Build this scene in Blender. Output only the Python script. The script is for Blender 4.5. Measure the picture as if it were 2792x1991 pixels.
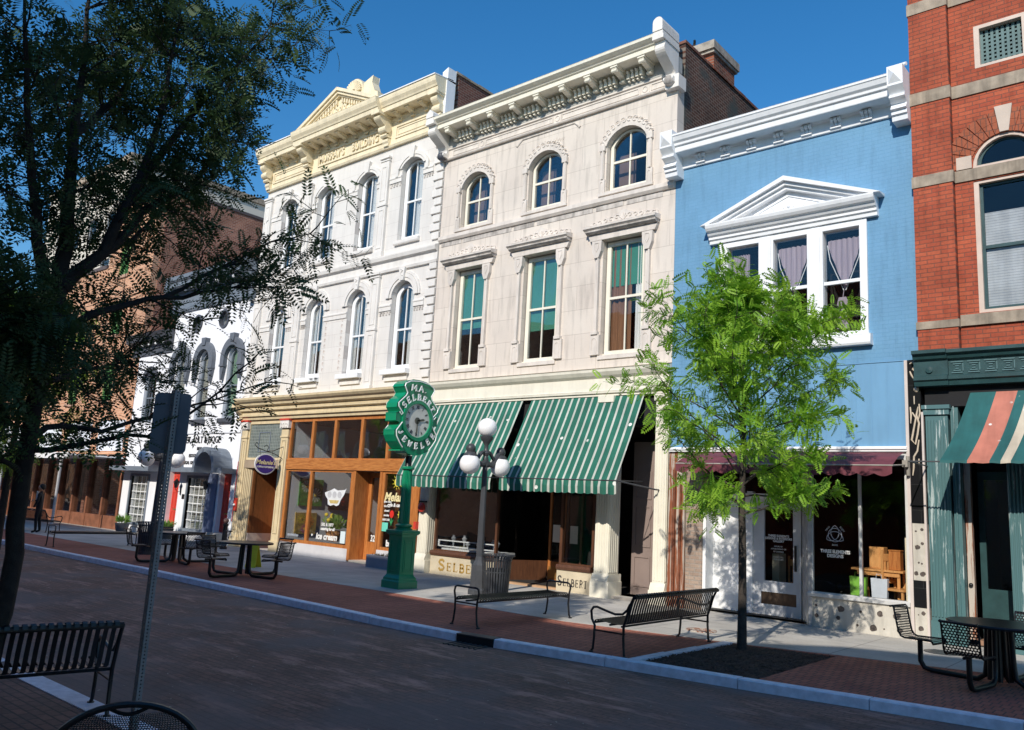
import bpy, math, random
from math import sin, cos, pi, radians as R
from mathutils import Vector, Matrix
from mathutils.geometry import tessellate_polygon
random.seed(7)
S = bpy.context.scene
for o in list(bpy.data.objects): bpy.data.objects.remove(o)
# ------------------------------------------------------------------ camera
cd = bpy.data.cameras.new('Camera'); cam = bpy.data.objects.new('Camera', cd); S.collection.objects.link(cam)
cd.sensor_width = 36; cd.lens = 36*2205.72/2792; cd.clip_end = 2000; cd.clip_start = .05
m = Matrix(((0.76168, 0.06979, 0.64419), (0.64562, -0.16620, -0.74536), (0.05505, 0.98362, -0.17165)))
cam.matrix_world = Matrix.Translation((0, -15.86, 1.92)) @ m.to_4x4()
S.camera = cam
S.render.resolution_x = 1024; S.render.resolution_y = 730
S.view_settings.view_transform = 'Standard'; S.view_settings.look = 'None'; S.view_settings.gamma = 1
S.view_settings.exposure = 0.0
# ------------------------------------------------------------------ light
SX, SZ = -.25, .65                     # sun ray direction (SX, 1, -SZ)
elev = math.atan2(SZ, math.hypot(SX, 1))
W = bpy.data.worlds.new('World'); S.world = W; W.use_nodes = True
nt = W.node_tree; bg = nt.nodes['Background']
sky = nt.nodes.new('ShaderNodeTexSky'); sky.sky_type = 'NISHITA'; sky.sun_disc = False
sky.sun_elevation = elev; sky.sun_rotation = math.atan2(-SX, -1.0)
sky.altitude = 300; sky.air_density = 1.3; sky.dust_density = 0.1; sky.ozone_density = 5
hs_ = nt.nodes.new('ShaderNodeHueSaturation'); hs_.inputs['Saturation'].default_value = 1.28; hs_.inputs['Value'].default_value = 1.0
nt.links.new(sky.outputs[0], hs_.inputs['Color']); nt.links.new(hs_.outputs[0], bg.inputs[0]); bg.inputs[1].default_value = .145
sl = bpy.data.lights.new('sun', 'SUN'); sl.energy = 4.5; sl.angle = R(.5); sl.color = (1, .93, .82)
sun = bpy.data.objects.new('sun', sl); S.collection.objects.link(sun)
sun.rotation_euler = Vector((SX, 1, -SZ)).to_track_quat('-Z', 'Y').to_euler()
# ------------------------------------------------------------------ helpers
COL = S.collection
class MB:
    def __init__(s): s.v = []; s.f = []; s.uv = {}
    def add(s, vs, fs):
        n = len(s.v); s.v += [tuple(p) for p in vs]; s.f += [tuple(i+n for i in f) for f in fs]; return s
    def box(s, x0, x1, y0, y1, z0, z1):
        return s.add([(x0,y0,z0),(x1,y0,z0),(x1,y1,z0),(x0,y1,z0),(x0,y0,z1),(x1,y0,z1),(x1,y1,z1),(x0,y1,z1)],
                     [(0,3,2,1),(4,5,6,7),(0,1,5,4),(1,2,6,5),(2,3,7,6),(3,0,4,7)])
    def prx(s, prof, x0, x1):         # profile (y,z) extruded along x
        n = len(prof); vs = [(x0,y,z) for y,z in prof]+[(x1,y,z) for y,z in prof]
        fs = [(i,(i+1)%n,(i+1)%n+n,i+n) for i in range(n)]
        t = tessellate_polygon([[Vector((y,z,0)) for y,z in prof]])
        fs += [tuple(a) for a in t]+[tuple(i+n for i in reversed(a)) for a in t]
        return s.add(vs, fs)
    def slab(s, outer, holes=(), y0=0, y1=.1, ax='y', back=True):     # polygon (x,z) with holes, extruded along y (or other axis)
        loops = [outer]+list(holes); pts = [p for l in loops for p in l]; n = len(pts)
        t = tessellate_polygon([[Vector((a,b,0)) for a,b in l] for l in loops])
        def P(a,b,c): return (a,c,b) if ax == 'y' else ((c,a,b) if ax == 'x' else (a,b,c))
        vs = [P(a,b,y0) for a,b in pts]+[P(a,b,y1) for a,b in pts]
        fs = [tuple(a) for a in t]
        if back: fs += [tuple(i+n for i in reversed(a)) for a in t]
        k = 0
        for l in loops:
            L = len(l)
            for i in range(L): a = k+i; b = k+(i+1)%L; fs.append((a,b,b+n,a+n))
            k += L
        return s.add(vs, fs)
    def tube(s, pts, r, n=8, cap=True):
        pts = [Vector(p) for p in pts]; rs = r if isinstance(r,(list,tuple)) else [r]*len(pts)
        up = None; base = len(s.v); m_ = len(pts)
        for i,p in enumerate(pts):
            d = (pts[min(i+1,m_-1)]-pts[max(i-1,0)]).normalized()
            if up is None: up = d.orthogonal().normalized()
            up = (up-d*up.dot(d)); up = up.normalized() if up.length > 1e-6 else d.orthogonal().normalized()
            w = d.cross(up)
            for k in range(n):
                a = 2*pi*k/n+pi/n; s.v.append(tuple(p+(up*cos(a)+w*sin(a))*rs[i]))
        for i in range(m_-1):
            for k in range(n):
                a = base+i*n+k; b = base+i*n+(k+1)%n; s.f.append((a,b,b+n,a+n))
        if cap: s.f.append(tuple(base+k for k in reversed(range(n)))); s.f.append(tuple(base+(m_-1)*n+k for k in range(n)))
        return s
    def lathe(s, prof, c=(0,0,0), n=20, a0=0.):   # prof (r,z)
        base = len(s.v)
        for r,z in prof:
            for k in range(n): a = 2*pi*k/n+a0; s.v.append((c[0]+r*cos(a),c[1]+r*sin(a),c[2]+z))
        for i in range(len(prof)-1):
            for k in range(n):
                a = base+i*n+k; b = base+i*n+(k+1)%n; s.f.append((a,b,b+n,a+n))
        s.f.append(tuple(base+k for k in reversed(range(n)))); s.f.append(tuple(base+(len(prof)-1)*n+k for k in range(n)))
        return s
    def ball(s, c, r, n=16, sq=1.):
        return s.lathe([(max(r*sin(pi*i/n),.0005), -r*sq*cos(pi*i/n)) for i in range(n+1)], c, n*2)
    def quad(s, a, b, c, d): return s.add([a,b,c,d],[(0,1,2,3)])
    def build(s, name, mt, parent=None, smooth=False, loc=None, bev=0):
        me = bpy.data.meshes.new(name); me.from_pydata(s.v, [], s.f); me.validate()
        me.materials.append(mt)
        if smooth:
            me.polygons.foreach_set('use_smooth', [True]*len(me.polygons)); 
            try: me.set_sharp_from_angle(angle=R(38))
            except Exception: pass
        me.update(); o = bpy.data.objects.new(name, me); COL.objects.link(o)
        if parent: o.parent = parent
        if loc: o.location = loc
        if bev:
            b = o.modifiers.new('b','BEVEL'); b.width = bev; b.segments = 1; b.limit_method = 'ANGLE'; b.angle_limit = R(50)
        return o
def tag(o, label=None, cat=None, group=None, kind=None):
    if label: o['label'] = label
    if cat: o['category'] = cat
    if group: o['group'] = group
    if kind: o['kind'] = kind
    return o
def thing(name, label, cat, loc=(0,0,0), rz=0, group=None):
    o = bpy.data.objects.new(name, None); COL.objects.link(o); o.location = loc; o.rotation_euler = (0,0,rz)
    o.empty_display_size = .2
    return tag(o, label, cat, group)
def dup(root, loc, rz=0, label=None):
    def cp(o, par):
        c = o.copy(); COL.objects.link(c)
        if par: c.parent = par
        for ch in o.children: cp(ch, c)
        return c
    r = cp(root, None); r.location = loc; r.rotation_euler = (0,0,rz)
    if label: r['label'] = label
    return r
def text(name, s, size, mt, parent, loc, rot=(pi/2,0,0), ext=.004, align='CENTER', bold=0., shear=0., sx=1., space=1.):
    c = bpy.data.curves.new(name,'FONT'); c.body = s; c.size = size; c.extrude = ext; c.align_x = align; c.offset = bold
    c.shear = shear; c.space_character = space; c.resolution_u = 3; c.align_y = 'CENTER'
    t = bpy.data.objects.new(name+'_tmp', c); COL.objects.link(t)
    dg = bpy.context.evaluated_depsgraph_get(); me = bpy.data.meshes.new_from_object(t.evaluated_get(dg))
    bpy.data.objects.remove(t); bpy.data.curves.remove(c)
    me.name = name; me.materials.clear(); me.materials.append(mt)
    o = bpy.data.objects.new(name, me); COL.objects.link(o); o.location = loc; o.rotation_euler = rot; o.scale = (sx,1,1)
    if parent: o.parent = parent
    return o
# ------------------------------------------------------------------ materials
def NM(name):
    mt = bpy.data.materials.new(name); mt.use_nodes = True; n = mt.node_tree; return mt, n, n.nodes['Principled BSDF']
def coords(n, ax='o'):
    tc = n.nodes.new('ShaderNodeTexCoord')
    if ax == 'o': return tc.outputs['Object']
    sp = n.nodes.new('ShaderNodeSeparateXYZ'); cb = n.nodes.new('ShaderNodeCombineXYZ'); n.links.new(tc.outputs['Object'], sp.inputs[0])
    a,b = {'xz':(0,2),'yz':(1,2),'xy':(0,1)}[ax]
    n.links.new(sp.outputs[a], cb.inputs[0]); n.links.new(sp.outputs[b], cb.inputs[1]); return cb.outputs[0]
def noise(n, vec, scale, detail=4, stretch=None, rough=.55):
    if stretch:
        mp = n.nodes.new('ShaderNodeMapping'); mp.inputs['Scale'].default_value = stretch; n.links.new(vec, mp.inputs[0]); vec = mp.outputs[0]
    t = n.nodes.new('ShaderNodeTexNoise'); t.inputs['Scale'].default_value = scale; t.inputs['Detail'].default_value = detail
    t.inputs['Roughness'].default_value = rough; n.links.new(vec, t.inputs['Vector']); return t.outputs['Fac']
def ramp(n, fac, stops):
    r = n.nodes.new('ShaderNodeValToRGB'); e = r.color_ramp.elements
    while len(e) < len(stops): e.new(.5)
    for i,(p,c) in enumerate(stops):
        e[i].position = p; e[i].color = tuple(c)+(1,) if len(c) == 3 else c
    n.links.new(fac, r.inputs[0]); return r.outputs[0]
def g(v): return (v,v,v)
def mix(n, fac, a, b, mode='MIX'):
    x = n.nodes.new('ShaderNodeMix'); x.data_type = 'RGBA'; x.blend_type = mode
    for i,v in ((0,fac),(6,a),(7,b)):
        if hasattr(v,'links'): n.links.new(v, x.inputs[i])
        else: x.inputs[i].default_value = v if i == 0 else (tuple(v)+(1,) if len(v) == 3 else v)
    return x.outputs[2]
def bump(n, h, bs, strength=.4, dist=.02, prev=None):
    b = n.nodes.new('ShaderNodeBump'); b.inputs['Strength'].default_value = strength; b.inputs['Distance'].default_value = dist
    n.links.new(h, b.inputs['Height'])
    if prev: n.links.new(prev, b.inputs['Normal'])
    n.links.new(b.outputs[0], bs.inputs['Normal']); return b.outputs[0]
def mat(name, c, rough=.6, var=.12, sc=3., metal=0., bmp=.15, spec=.4, streak=0.):
    mt, n, b = NM(name); v = coords(n); f = noise(n, v, sc, 6)
    lo = tuple(x*(1-var) for x in c); hi = tuple(min(1,x*(1+var)) for x in c)
    colr = ramp(n, f, [(.3,lo),(.7,hi)])
    if streak:
        s2 = noise(n, v, 2.2, 6, (3,3,.35)); k = ramp(n, s2, [(.45,g(1)),(.72,g(1-streak))]); colr = mix(n, 1., colr, k, 'MULTIPLY')
    n.links.new(colr, b.inputs['Base Color'])
    b.inputs['Roughness'].default_value = rough; b.inputs['Metallic'].default_value = metal; b.inputs['Specular IOR Level'].default_value = spec
    if bmp: bump(n, noise(n, v, sc*9, 4), b, bmp, .01)
    return mt
def brick(name, c1, c2, mortar, ax='xz', bw=.215, bh=.075, ms=.007, var=.35, rough=.85, bmp=.6, dirt=.3, squash=1., blotch=None, offs=.5, streak=0.):
    mt, n, b = NM(name); v = coords(n, ax); t = n.nodes.new('ShaderNodeTexBrick')
    t.inputs['Scale'].default_value = 1; t.inputs['Brick Width'].default_value = bw; t.inputs['Row Height'].default_value = bh
    t.inputs['Mortar Size'].default_value = ms; t.inputs['Mortar Smooth'].default_value = .2; t.inputs['Bias'].default_value = 0; t.offset = offs
    wob = noise(n, v, 1.2, 2); 
    t.inputs['Color1'].default_value = tuple(c1)+(1,); t.inputs['Color2'].default_value = tuple(c2)+(1,); t.inputs['Mortar'].default_value = tuple(mortar)+(1,)
    n.links.new(v, t.inputs['Vector'])
    f = noise(n, v, .9, 6); k = ramp(n, f, [(.3,g(1-dirt)),(.62,g(1.))]); colr = mix(n, 1., t.outputs['Color'], k, 'MULTIPLY')
    f2 = noise(n, v, 24, 3); k2 = ramp(n, f2, [(.3,g(1-var*.6)),(.7,g(1.))]); colr = mix(n, 1., colr, k2, 'MULTIPLY')
    if blotch:
        f3 = noise(n, v, .8, 5); m3 = ramp(n, f3, [(.5,g(0)),(.6,g(1))]); colr = mix(n, m3, colr, blotch)
    if streak:
        s2 = noise(n, v, 3., 5, (2.5,.3,1)); k3 = ramp(n, s2, [(.5,g(1)),(.75,g(1-streak))]); colr = mix(n, 1., colr, k3, 'MULTIPLY')
    n.links.new(colr, b.inputs['Base Color']); b.inputs['Roughness'].default_value = rough; b.inputs['Specular IOR Level'].default_value = .25
    inv = n.nodes.new('ShaderNodeMath'); inv.operation = 'SUBTRACT'; inv.inputs[0].default_value = 1; n.links.new(t.outputs['Fac'], inv.inputs[1])
    pb = bump(n, inv.outputs[0], b, bmp, .012); bump(n, f2, b, .25, .006, pb)
    return mt
def stripes(name, ax, base, bands, period, rough=.75, spots=0., skew=0.):
    mt, n, b = NM(name); tc = n.nodes.new('ShaderNodeTexCoord'); sp = n.nodes.new('ShaderNodeSeparateXYZ'); n.links.new(tc.outputs['Object'], sp.inputs[0])
    md = n.nodes.new('ShaderNodeMath'); md.operation = 'WRAP'; md.inputs[1].default_value = period; md.inputs[2].default_value = 0
    sk = n.nodes.new('ShaderNodeMath'); sk.operation = 'MULTIPLY_ADD'; sk.inputs[1].default_value = -skew; n.links.new(sp.outputs[1], sk.inputs[0]); n.links.new(sp.outputs[ax], sk.inputs[2]); n.links.new(sk.outputs[0], md.inputs[0])
    dv = n.nodes.new('ShaderNodeMath'); dv.operation = 'DIVIDE'; dv.inputs[1].default_value = period; n.links.new(md.outputs[0], dv.inputs[0])
    st = [(0,base)]
    for a,bb,c in bands: st += [(a,c),(bb,base)]
    colr = ramp(n, dv.outputs[0], st); n.nodes[-1].color_ramp.interpolation = 'CONSTANT'
    for nd in n.nodes:
        if nd.type == 'VALTORGB': nd.color_ramp.interpolation = 'CONSTANT'
    v = tc.outputs['Object']; f = noise(n, v, 2.5, 5); k = ramp(n, f, [(.3,g(.72)),(.7,g(1.))]); colr = mix(n, 1., colr, k, 'MULTIPLY'); k = ramp(n, noise(n, v, 1.5, 6, (4,.5,.5)), [(.45,g(1)),(.75,g(.72))]); colr = mix(n, 1., colr, k, 'MULTIPLY')
    if spots:
        vo = n.nodes.new('ShaderNodeTexVoronoi'); vo.inputs['Scale'].default_value = spots; n.links.new(v, vo.inputs['Vector'])
        s1 = ramp(n, vo.outputs['Distance'], [(.0,g(1)),(.13,g(1)),(.16,g(0))]); s2 = ramp(n, noise(n, v, 1.6, 2), [(.5,g(0)),(.56,g(1))])
        mm = mix(n, 1., s1, s2, 'MULTIPLY'); colr = mix(n, mm, colr, (.8,.8,.76))
    n.links.new(colr, b.inputs['Base Color']); b.inputs['Roughness'].default_value = rough; bump(n, f, b, .3, .05)
    return mt
def glass(name, tint=(.9,.95,.95), refl=.55, base=.06, dark=0.):
    mt, n, b = NM(name); n.nodes.remove(b); out = n.nodes['Material Output']
    tr = n.nodes.new('ShaderNodeBsdfTransparent'); tr.inputs[0].default_value = tuple(tint)+(1,)
    gl = n.nodes.new('ShaderNodeBsdfGlossy'); gl.inputs['Roughness'].default_value = .02
    v = coords(n); bp = n.nodes.new('ShaderNodeBump'); bp.inputs['Strength'].default_value = .25; bp.inputs['Distance'].default_value = .03
    n.links.new(noise(n, v, 1.3, 1), bp.inputs['Height']); n.links.new(bp.outputs[0], gl.inputs['Normal'])
    fr = n.nodes.new('ShaderNodeLayerWeight'); fr.inputs['Blend'].default_value = .35
    mr = n.nodes.new('ShaderNodeMapRange'); mr.inputs['To Min'].default_value = base; mr.inputs['To Max'].default_value = refl
    n.links.new(fr.outputs['Fresnel'], mr.inputs['Value'])
    mx = n.nodes.new('ShaderNodeMixShader'); n.links.new(mr.outputs[0], mx.inputs[0]); n.links.new(tr.outputs[0], mx.inputs[1]); n.links.new(gl.outputs[0], mx.inputs[2])
    n.links.new(mx.outputs[0], out.inputs[0]); return mt
def leafmat(name, c1, c2, tr=.35, rough=.55):
    mt, n, b = NM(name); out = n.nodes['Material Output']; v = coords(n)
    colr = ramp(n, noise(n, v, 2.2, 5), [(.3,c1),(.7,c2)]); n.links.new(colr, b.inputs['Base Color']); b.inputs['Roughness'].default_value = rough
    t = n.nodes.new('ShaderNodeBsdfTranslucent'); n.links.new(colr, t.inputs[0]); mx = n.nodes.new('ShaderNodeMixShader'); mx.inputs[0].default_value = tr
    n.links.new(b.outputs[0], mx.inputs[1]); n.links.new(t.outputs[0], mx.inputs[2]); n.links.new(mx.outputs[0], out.inputs[0]); return mt
def perf(name, c, scale=40., r=.3):
    mt, n, b = NM(name); b.inputs['Base Color'].default_value = tuple(c)+(1,); b.inputs['Roughness'].default_value = .45
    uv = n.nodes.new('ShaderNodeUVMap'); sp = n.nodes.new('ShaderNodeSeparateXYZ'); n.links.new(uv.outputs[0], sp.inputs[0])
    def M(op, a, b_=None, c_=None):
        x = n.nodes.new('ShaderNodeMath'); x.operation = op
        for i,q in enumerate((a,b_,c_)):
            if q is None: continue
            if hasattr(q,'links'): n.links.new(q, x.inputs[i])
            else: x.inputs[i].default_value = q
        return x.outputs[0]
    u = M('MULTIPLY', sp.outputs[0], scale); w = M('MULTIPLY', sp.outputs[1], scale*1.1547)
    row = M('FLOOR', w); off = M('MULTIPLY', M('MODULO', row, 2.), .5)
    fu = M('SUBTRACT', M('FRACT', M('ADD', u, off)), .5); fw = M('SUBTRACT', M('FRACT', w), .5)
    d = M('SQRT', M('ADD', M('MULTIPLY', fu, fu), M('MULTIPLY', fw, fw)))
    n.links.new(M('GREATER_THAN', d, r), b.inputs['Alpha']); return mt

LIME = brick('limestone', (.72,.65,.575), (.675,.60,.53), (.50,.44,.38), bw=1.3, bh=.62, ms=.006, var=.06, dirt=.10, bmp=.15, rough=.8, streak=.26)
LIMET = mat('limestone_trim', (.68,.62,.56), .8, .12, 2.2, streak=.18)
LIMED = mat('dark_streaked_limestone', (.50,.46,.42), .85, .35, 3., streak=.5)
GREYSTONE = brick('painted_stone', (.74,.71,.67), (.71,.68,.64), (.56,.52,.49), bw=1.1, bh=.42, ms=.005, var=.05, dirt=.08, bmp=.12, rough=.8, streak=.10)
GREYT = mat('painted_stone_trim', (.73,.70,.66), .75, .07, 2., streak=.1)
CREAM = mat('cream_paint', (.80,.70,.50), .55, .08, 2., streak=.16)
TAN = mat('tan_paint', (.66,.54,.34), .6, .1, 2.5, streak=.15)
IVORY = mat('ivory_paint', (.80,.76,.64), .5, .06, 2., streak=.12)
WHITE = mat('white_paint', (.82,.83,.84), .5, .04, 2., streak=.08)
WHITEW = mat('white_wall_paint', (.82,.83,.86), .75, .05, 1.2, bmp=.35, streak=.06)
BLUE = brick('blue_painted_brick', (.15,.325,.50), (.158,.335,.52), (.135,.305,.48), bw=.23, bh=.078, ms=.005, var=.10, dirt=.10, bmp=.35, rough=.6, streak=.15)
BLUEB = mat('blue_boards', (.155,.335,.525), .55, .05, 1.5, streak=.10)
REDB = brick('red_brick', (.52,.125,.062), (.42,.09,.048), (.25,.10,.07), bw=.235, bh=.08, ms=.007, var=.3, dirt=.35, bmp=.8, streak=.3)
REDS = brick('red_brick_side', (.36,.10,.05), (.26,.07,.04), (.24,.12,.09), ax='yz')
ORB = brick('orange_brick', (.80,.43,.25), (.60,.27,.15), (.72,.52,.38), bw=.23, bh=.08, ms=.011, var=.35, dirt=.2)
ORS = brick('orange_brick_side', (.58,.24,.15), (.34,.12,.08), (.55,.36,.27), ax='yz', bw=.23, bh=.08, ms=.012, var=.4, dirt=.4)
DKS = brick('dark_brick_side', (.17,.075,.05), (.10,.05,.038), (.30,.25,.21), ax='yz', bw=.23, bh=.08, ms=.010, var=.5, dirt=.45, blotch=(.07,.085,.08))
OLDB = brick('exposed_old_brick', (.50,.38,.30), (.40,.29,.23), (.42,.36,.31), bw=.22, bh=.085, ms=.012, var=.4, dirt=.3)
STONEB = mat('weathered_stone_band', (.34,.28,.215), .9, .3, 4., streak=.45)
BEIGE = mat('beige_render', (.58,.54,.47), .85, .06, 1.)
TEAL = mat('teal_paint', (.045,.12,.125), .45, .25, 5., streak=.35)
DTEAL = mat('dark_teal_paint', (.022,.062,.066), .4, .2, 5.)
def peel(name, c, under, th=.6, sc=9, st=(3,3,.22)):
    mt, n, b = NM(name); v = coords(n); f = noise(n, v, sc*.35, 7, st, .7); mk = ramp(n, f, [(th-.02,g(0)),(th+.02,g(1))])
    n.links.new(mix(n, mk, c, under), b.inputs['Base Color']); b.inputs['Roughness'].default_value = .6; bump(n, f, b, .3, .01); return mt
TEALP = peel('peeling_teal_paint', (.062,.15,.16), (.42,.50,.50), .575)
RUST = peel('rusty_peeling_paint', (.48,.42,.36), (.24,.075,.03), .5, 7, (4,4,.16))
WOOD = None
def wood(name, c1, c2, st=(1,1,12), sc=1.2, rough=.4):
    mt, n, b = NM(name); v = coords(n); f = noise(n, v, sc*3, 6, st, .65); n.links.new(ramp(n, f, [(.3,c1),(.7,c2)]), b.inputs['Base Color'])
    b.inputs['Roughness'].default_value = rough; bump(n, f, b, .2, .005); return mt
WOODH = wood('varnished_wood', (.28,.085,.02), (.60,.25,.07), (1,6,10))
WOODV = wood('varnished_wood_upright', (.30,.09,.02), (.58,.23,.065), (10,10,.8))
BROWN = wood('brown_board', (.15,.055,.018), (.26,.10,.035), (6,6,1))
DWOOD = wood('dark_wood', (.07,.03,.018), (.14,.06,.03), (8,8,1))
OAK = wood('golden_oak', (.55,.25,.08), (.75,.38,.14), (5,5,1), 2)
BLACK = mat('black_enamel', (.012,.012,.013), .35, .2, 8, bmp=.1, spec=.5)
IRON = mat('grey_black_iron', (.055,.058,.064), .42, .2, 6, bmp=.1)
LAMPM = mat('lamp_post_grey', (.06,.064,.072), .4, .15, 5, bmp=.1)
GALV = mat('galvanised_steel', (.25,.25,.245), .55, .15, 9, metal=.1)
SIGNB = mat('sign_back_metal', (.22,.235,.26), .5, .15, 3., metal=.1)
GREENC = mat('clock_green_enamel', (.005,.24,.115), .28, .08, 3, bmp=.03, spec=.6)
DIAL = mat('clock_dial', (.62,.62,.57), .4, .12, 4, bmp=0)
NEON = mat('neon_tube_glass', (.88,.90,.90), .25, .03, 3, bmp=0)
GLOBE = mat('white_globe', (.90,.90,.91), .22, .01, 2, bmp=0, spec=.5)
SLATE = mat('slate_grey_paint', (.17,.20,.24), .5, .12, 4.)
DSLATE = mat('dark_grey_paint', (.075,.08,.095), .55, .15, 4.)
RED = mat('red_door_paint', (.60,.055,.035), .4, .08, 3)
GREENSH = mat('green_shutter', (.05,.19,.055), .55, .1, 4)
MAROON = mat('maroon_canvas', (.16,.04,.055), .75, .18, 3, streak=.2)
BLIND = mat('green_blind', (.055,.26,.18), .75, .08, 1.2, bmp=.05)
CURT = wood('sheer_white_curtain', (.72,.72,.74), (.88,.88,.88), (9,1,.4), 1.5, .9)
MAUVE = wood('mauve_curtain', (.36,.29,.35), (.52,.44,.50), (12,1,.3), 1.5, .9)
BRCURT = wood('brown_curtain', (.14,.06,.035), (.34,.17,.09), (16,1,.3), 1.5, .9)
SLATBL = stripes('white_slat_blind', 2, (.62,.63,.68), [(.0,.2,(.38,.39,.44))], .05)
INT = mat('interior_dark', (.030,.028,.027), .9, .3, 2, bmp=0)
INTG = mat('interior_grey_wall', (.80,.79,.82), .85, .03, 1, bmp=0)
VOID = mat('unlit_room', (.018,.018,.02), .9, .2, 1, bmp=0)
GL = glass('window_glass', (.92,.93,.93), .35, .03)
GLU = glass('upper_window_glass', (.92,.93,.92), .28, .022)
GLS = glass('shop_glass', (.97,.98,.98), .35, .02)
AWG = stripes('green_white_canvas', 0, (.014,.15,.10), [(.68,.96,(.56,.58,.52))], .20, spots=3.2)
AWR = stripes('green_red_cream_canvas', 0, (.018,.125,.125), [(.1167,.22,(.56,.20,.14)),(.27,.32,(.62,.54,.42)),(.45,.55,(.56,.20,.14)),(.62,.67,(.62,.54,.42))], 3.0, spots=6, skew=.24)
PURPLE = mat('purple_sign_face', (.055,.03,.22), .4, .05, 2, bmp=0)
SIGNW = mat('sign_white', (.80,.79,.76), .5, .03, 3, bmp=0)
SIGNY = mat('sign_pale_yellow', (.80,.70,.38), .5, .03, 3, bmp=0)
GOLD = mat('gold_leaf_letters', (.40,.25,.07), .4, .1, 8, bmp=0)
DARKL = mat('black_letters', (.02,.02,.025), .5, .1, 8, bmp=0)
CONC = brick('concrete_pavement', (.62,.585,.53), (.57,.54,.49), (.36,.33,.30), ax='xy', bw=1.5, bh=1.5, ms=.012, var=.22, dirt=.3, bmp=.2, offs=0.)
SBRICK = brick('pavement_brick', (.56,.20,.13), (.44,.15,.105), (.20,.11,.09), ax='xy', bw=.10, bh=.205, ms=.009, var=.35, dirt=.3, bmp=.4)
MULCH = mat('mulch', (.085,.055,.042), .95, .6, 30, bmp=.9)
GRANITE = mat('granite_kerb', (.78,.78,.84), .75, .16, 9., bmp=.3)
BARK = mat('bark', (.055,.045,.038), .9, .35, 12, bmp=.8)
BARKD = mat('dark_bark', (.028,.024,.021), .9, .35, 12, bmp=.8)
TILEB = brick('black_glass_tile', (.012,.012,.014), (.016,.016,.018), (.05,.05,.05), bw=.6, bh=.45, ms=.003, var=.1, dirt=.05, rough=.12, bmp=.1)
GBLOCK = brick('glass_blocks', (.20,.235,.22), (.15,.18,.17), (.40,.43,.40), bw=.105, bh=.105, ms=.006, offs=0., var=.2, rough=.2, bmp=.4)
# street paving: worn dark brick with paler scuffs
def street_mat():
    mt = brick('street_brick', (.38,.205,.15), (.28,.17,.13), (.20,.13,.105), ax='xy', bw=.205, bh=.10, ms=.008, var=.5, dirt=.35, bmp=.5)
    n = mt.node_tree; b = n.nodes['Principled BSDF']; src = b.inputs['Base Color'].links[0].from_socket; v = coords(n, 'xy')
    f = noise(n, v, .9, 7, (1.,3.2,1), .7); mk = ramp(n, f, [(.52,g(0)),(.66,g(.75))]); c = mix(n, mk, src, (.60,.34,.26))
    f = noise(n, v, .55, 5); mk = ramp(n, f, [(.47,g(0)),(.60,g(.75))]); c = mix(n, mk, c, (.20,.155,.14))
    f = noise(n, v, 5.5, 3, (1.,2.5,1)); mk = ramp(n, f, [(.735,g(0)),(.76,g(.8))]); c = mix(n, mk, c, (.34,.29,.27))
    n.links.new(c, b.inputs['Base Color']); return mt
STREET = street_mat()
def rect(x0,x1,z0,z1): return [(x0,z0),(x1,z0),(x1,z1),(x0,z1)]
def arch(x0,x1,z0,zs,rise,n=14):
    w = (x1-x0)/2; c = (x0+x1)/2
    if rise <= 0: return rect(x0,x1,z0,zs)
    if rise >= w*.99: pts = [(c+w*cos(pi*i/n), zs+rise*sin(pi*i/n)) for i in range(n+1)]
    else:
        r = (w*w+rise*rise)/(2*rise); a = math.asin(w/r); pts = [(c+r*sin(a-2*a*i/n), zs+rise-r+r*cos(a-2*a*i/n)) for i in range(n+1)]
    return [(x0,z0),(x1,z0)]+pts
def archband(b, c, zs, w_in, rise_in, w_out, rise_out, y0, y1, n=16, zlow=0):
    o = arch(c-w_out,c+w_out,zs-zlow,zs,rise_out,n)[2:]; i = arch(c-w_in,c+w_in,zs-zlow,zs,rise_in,n)[2:]
    if zlow: o = [(c+w_out,zs-zlow)]+o+[(c-w_out,zs-zlow)]; i = [(c+w_in,zs-zlow)]+i+[(c-w_in,zs-zlow)]
    return b.slab(o+i[::-1], (), y0, y1)
# ================================================================== GROUND
KERB = [(-90,-6.5),(-27.5,-6.5),(-19.5,-6.54),(-10.6,-6.81),(-8.66,-6.77),(-8.0,-6.68),(-4.49,-6.18),(-1.61,-5.65),(3,-4.8),(14,-2.9)]
EDGE = [(-90,-4.4),(-19.9,-4.34),(-13.28,-4.08),(-8.68,-4.05),(-5.84,-3.46),(-4.36,-3.0),(-2.1,-2.4),(3,-1.3),(14,1.0)]
b = MB(); b.add([(-400,-400,-.104),(400,-400,-.104),(400,400,-.104),(-400,400,-.104)],[(0,1,2,3)])
tag(b.build('ground', CONC), kind='structure')
b = MB(); b.slab([(-120,-12.2),(14,-12.2)]+[(x,y+.1) for x,y in KERB[::-1]]+[(-120,-6.4)], (), -.16, -.10, 'z')
tag(b.build('street', STREET), kind='structure')
b = MB(); b.slab([(-120,-19.5),(14,-19.5),(14,-12.42),(-120,-12.42)], (), -.16, -.096, 'z')
tag(b.build('near_pavement', brick('near_brick', (.34,.19,.145), (.24,.15,.12), (.13,.10,.085), ax='xy', bw=.205, bh=.10, ms=.009, var=.4, dirt=.3)), kind='structure')
for i in range(18):
    x = -40+i*2.9; b = MB(); b.box(x+.006, x+2.894, -12.42, -12.2, -.2, -.088+.002*(i%2)); o = b.build('granite_strip', GRANITE); tag(o, kind='structure')
b = MB()
poly = [(x,y+.17) for x,y in KERB]+EDGE[::-1]
bed = [(-5.93,-6.22),(-4.36,-5.98),(-4.36,-3.12),(-5.84,-3.52)]
b.slab(poly, [bed], -.12, 0.0, 'z'); tag(b.build('brick_sidewalk', SBRICK), kind='structure')
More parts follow.
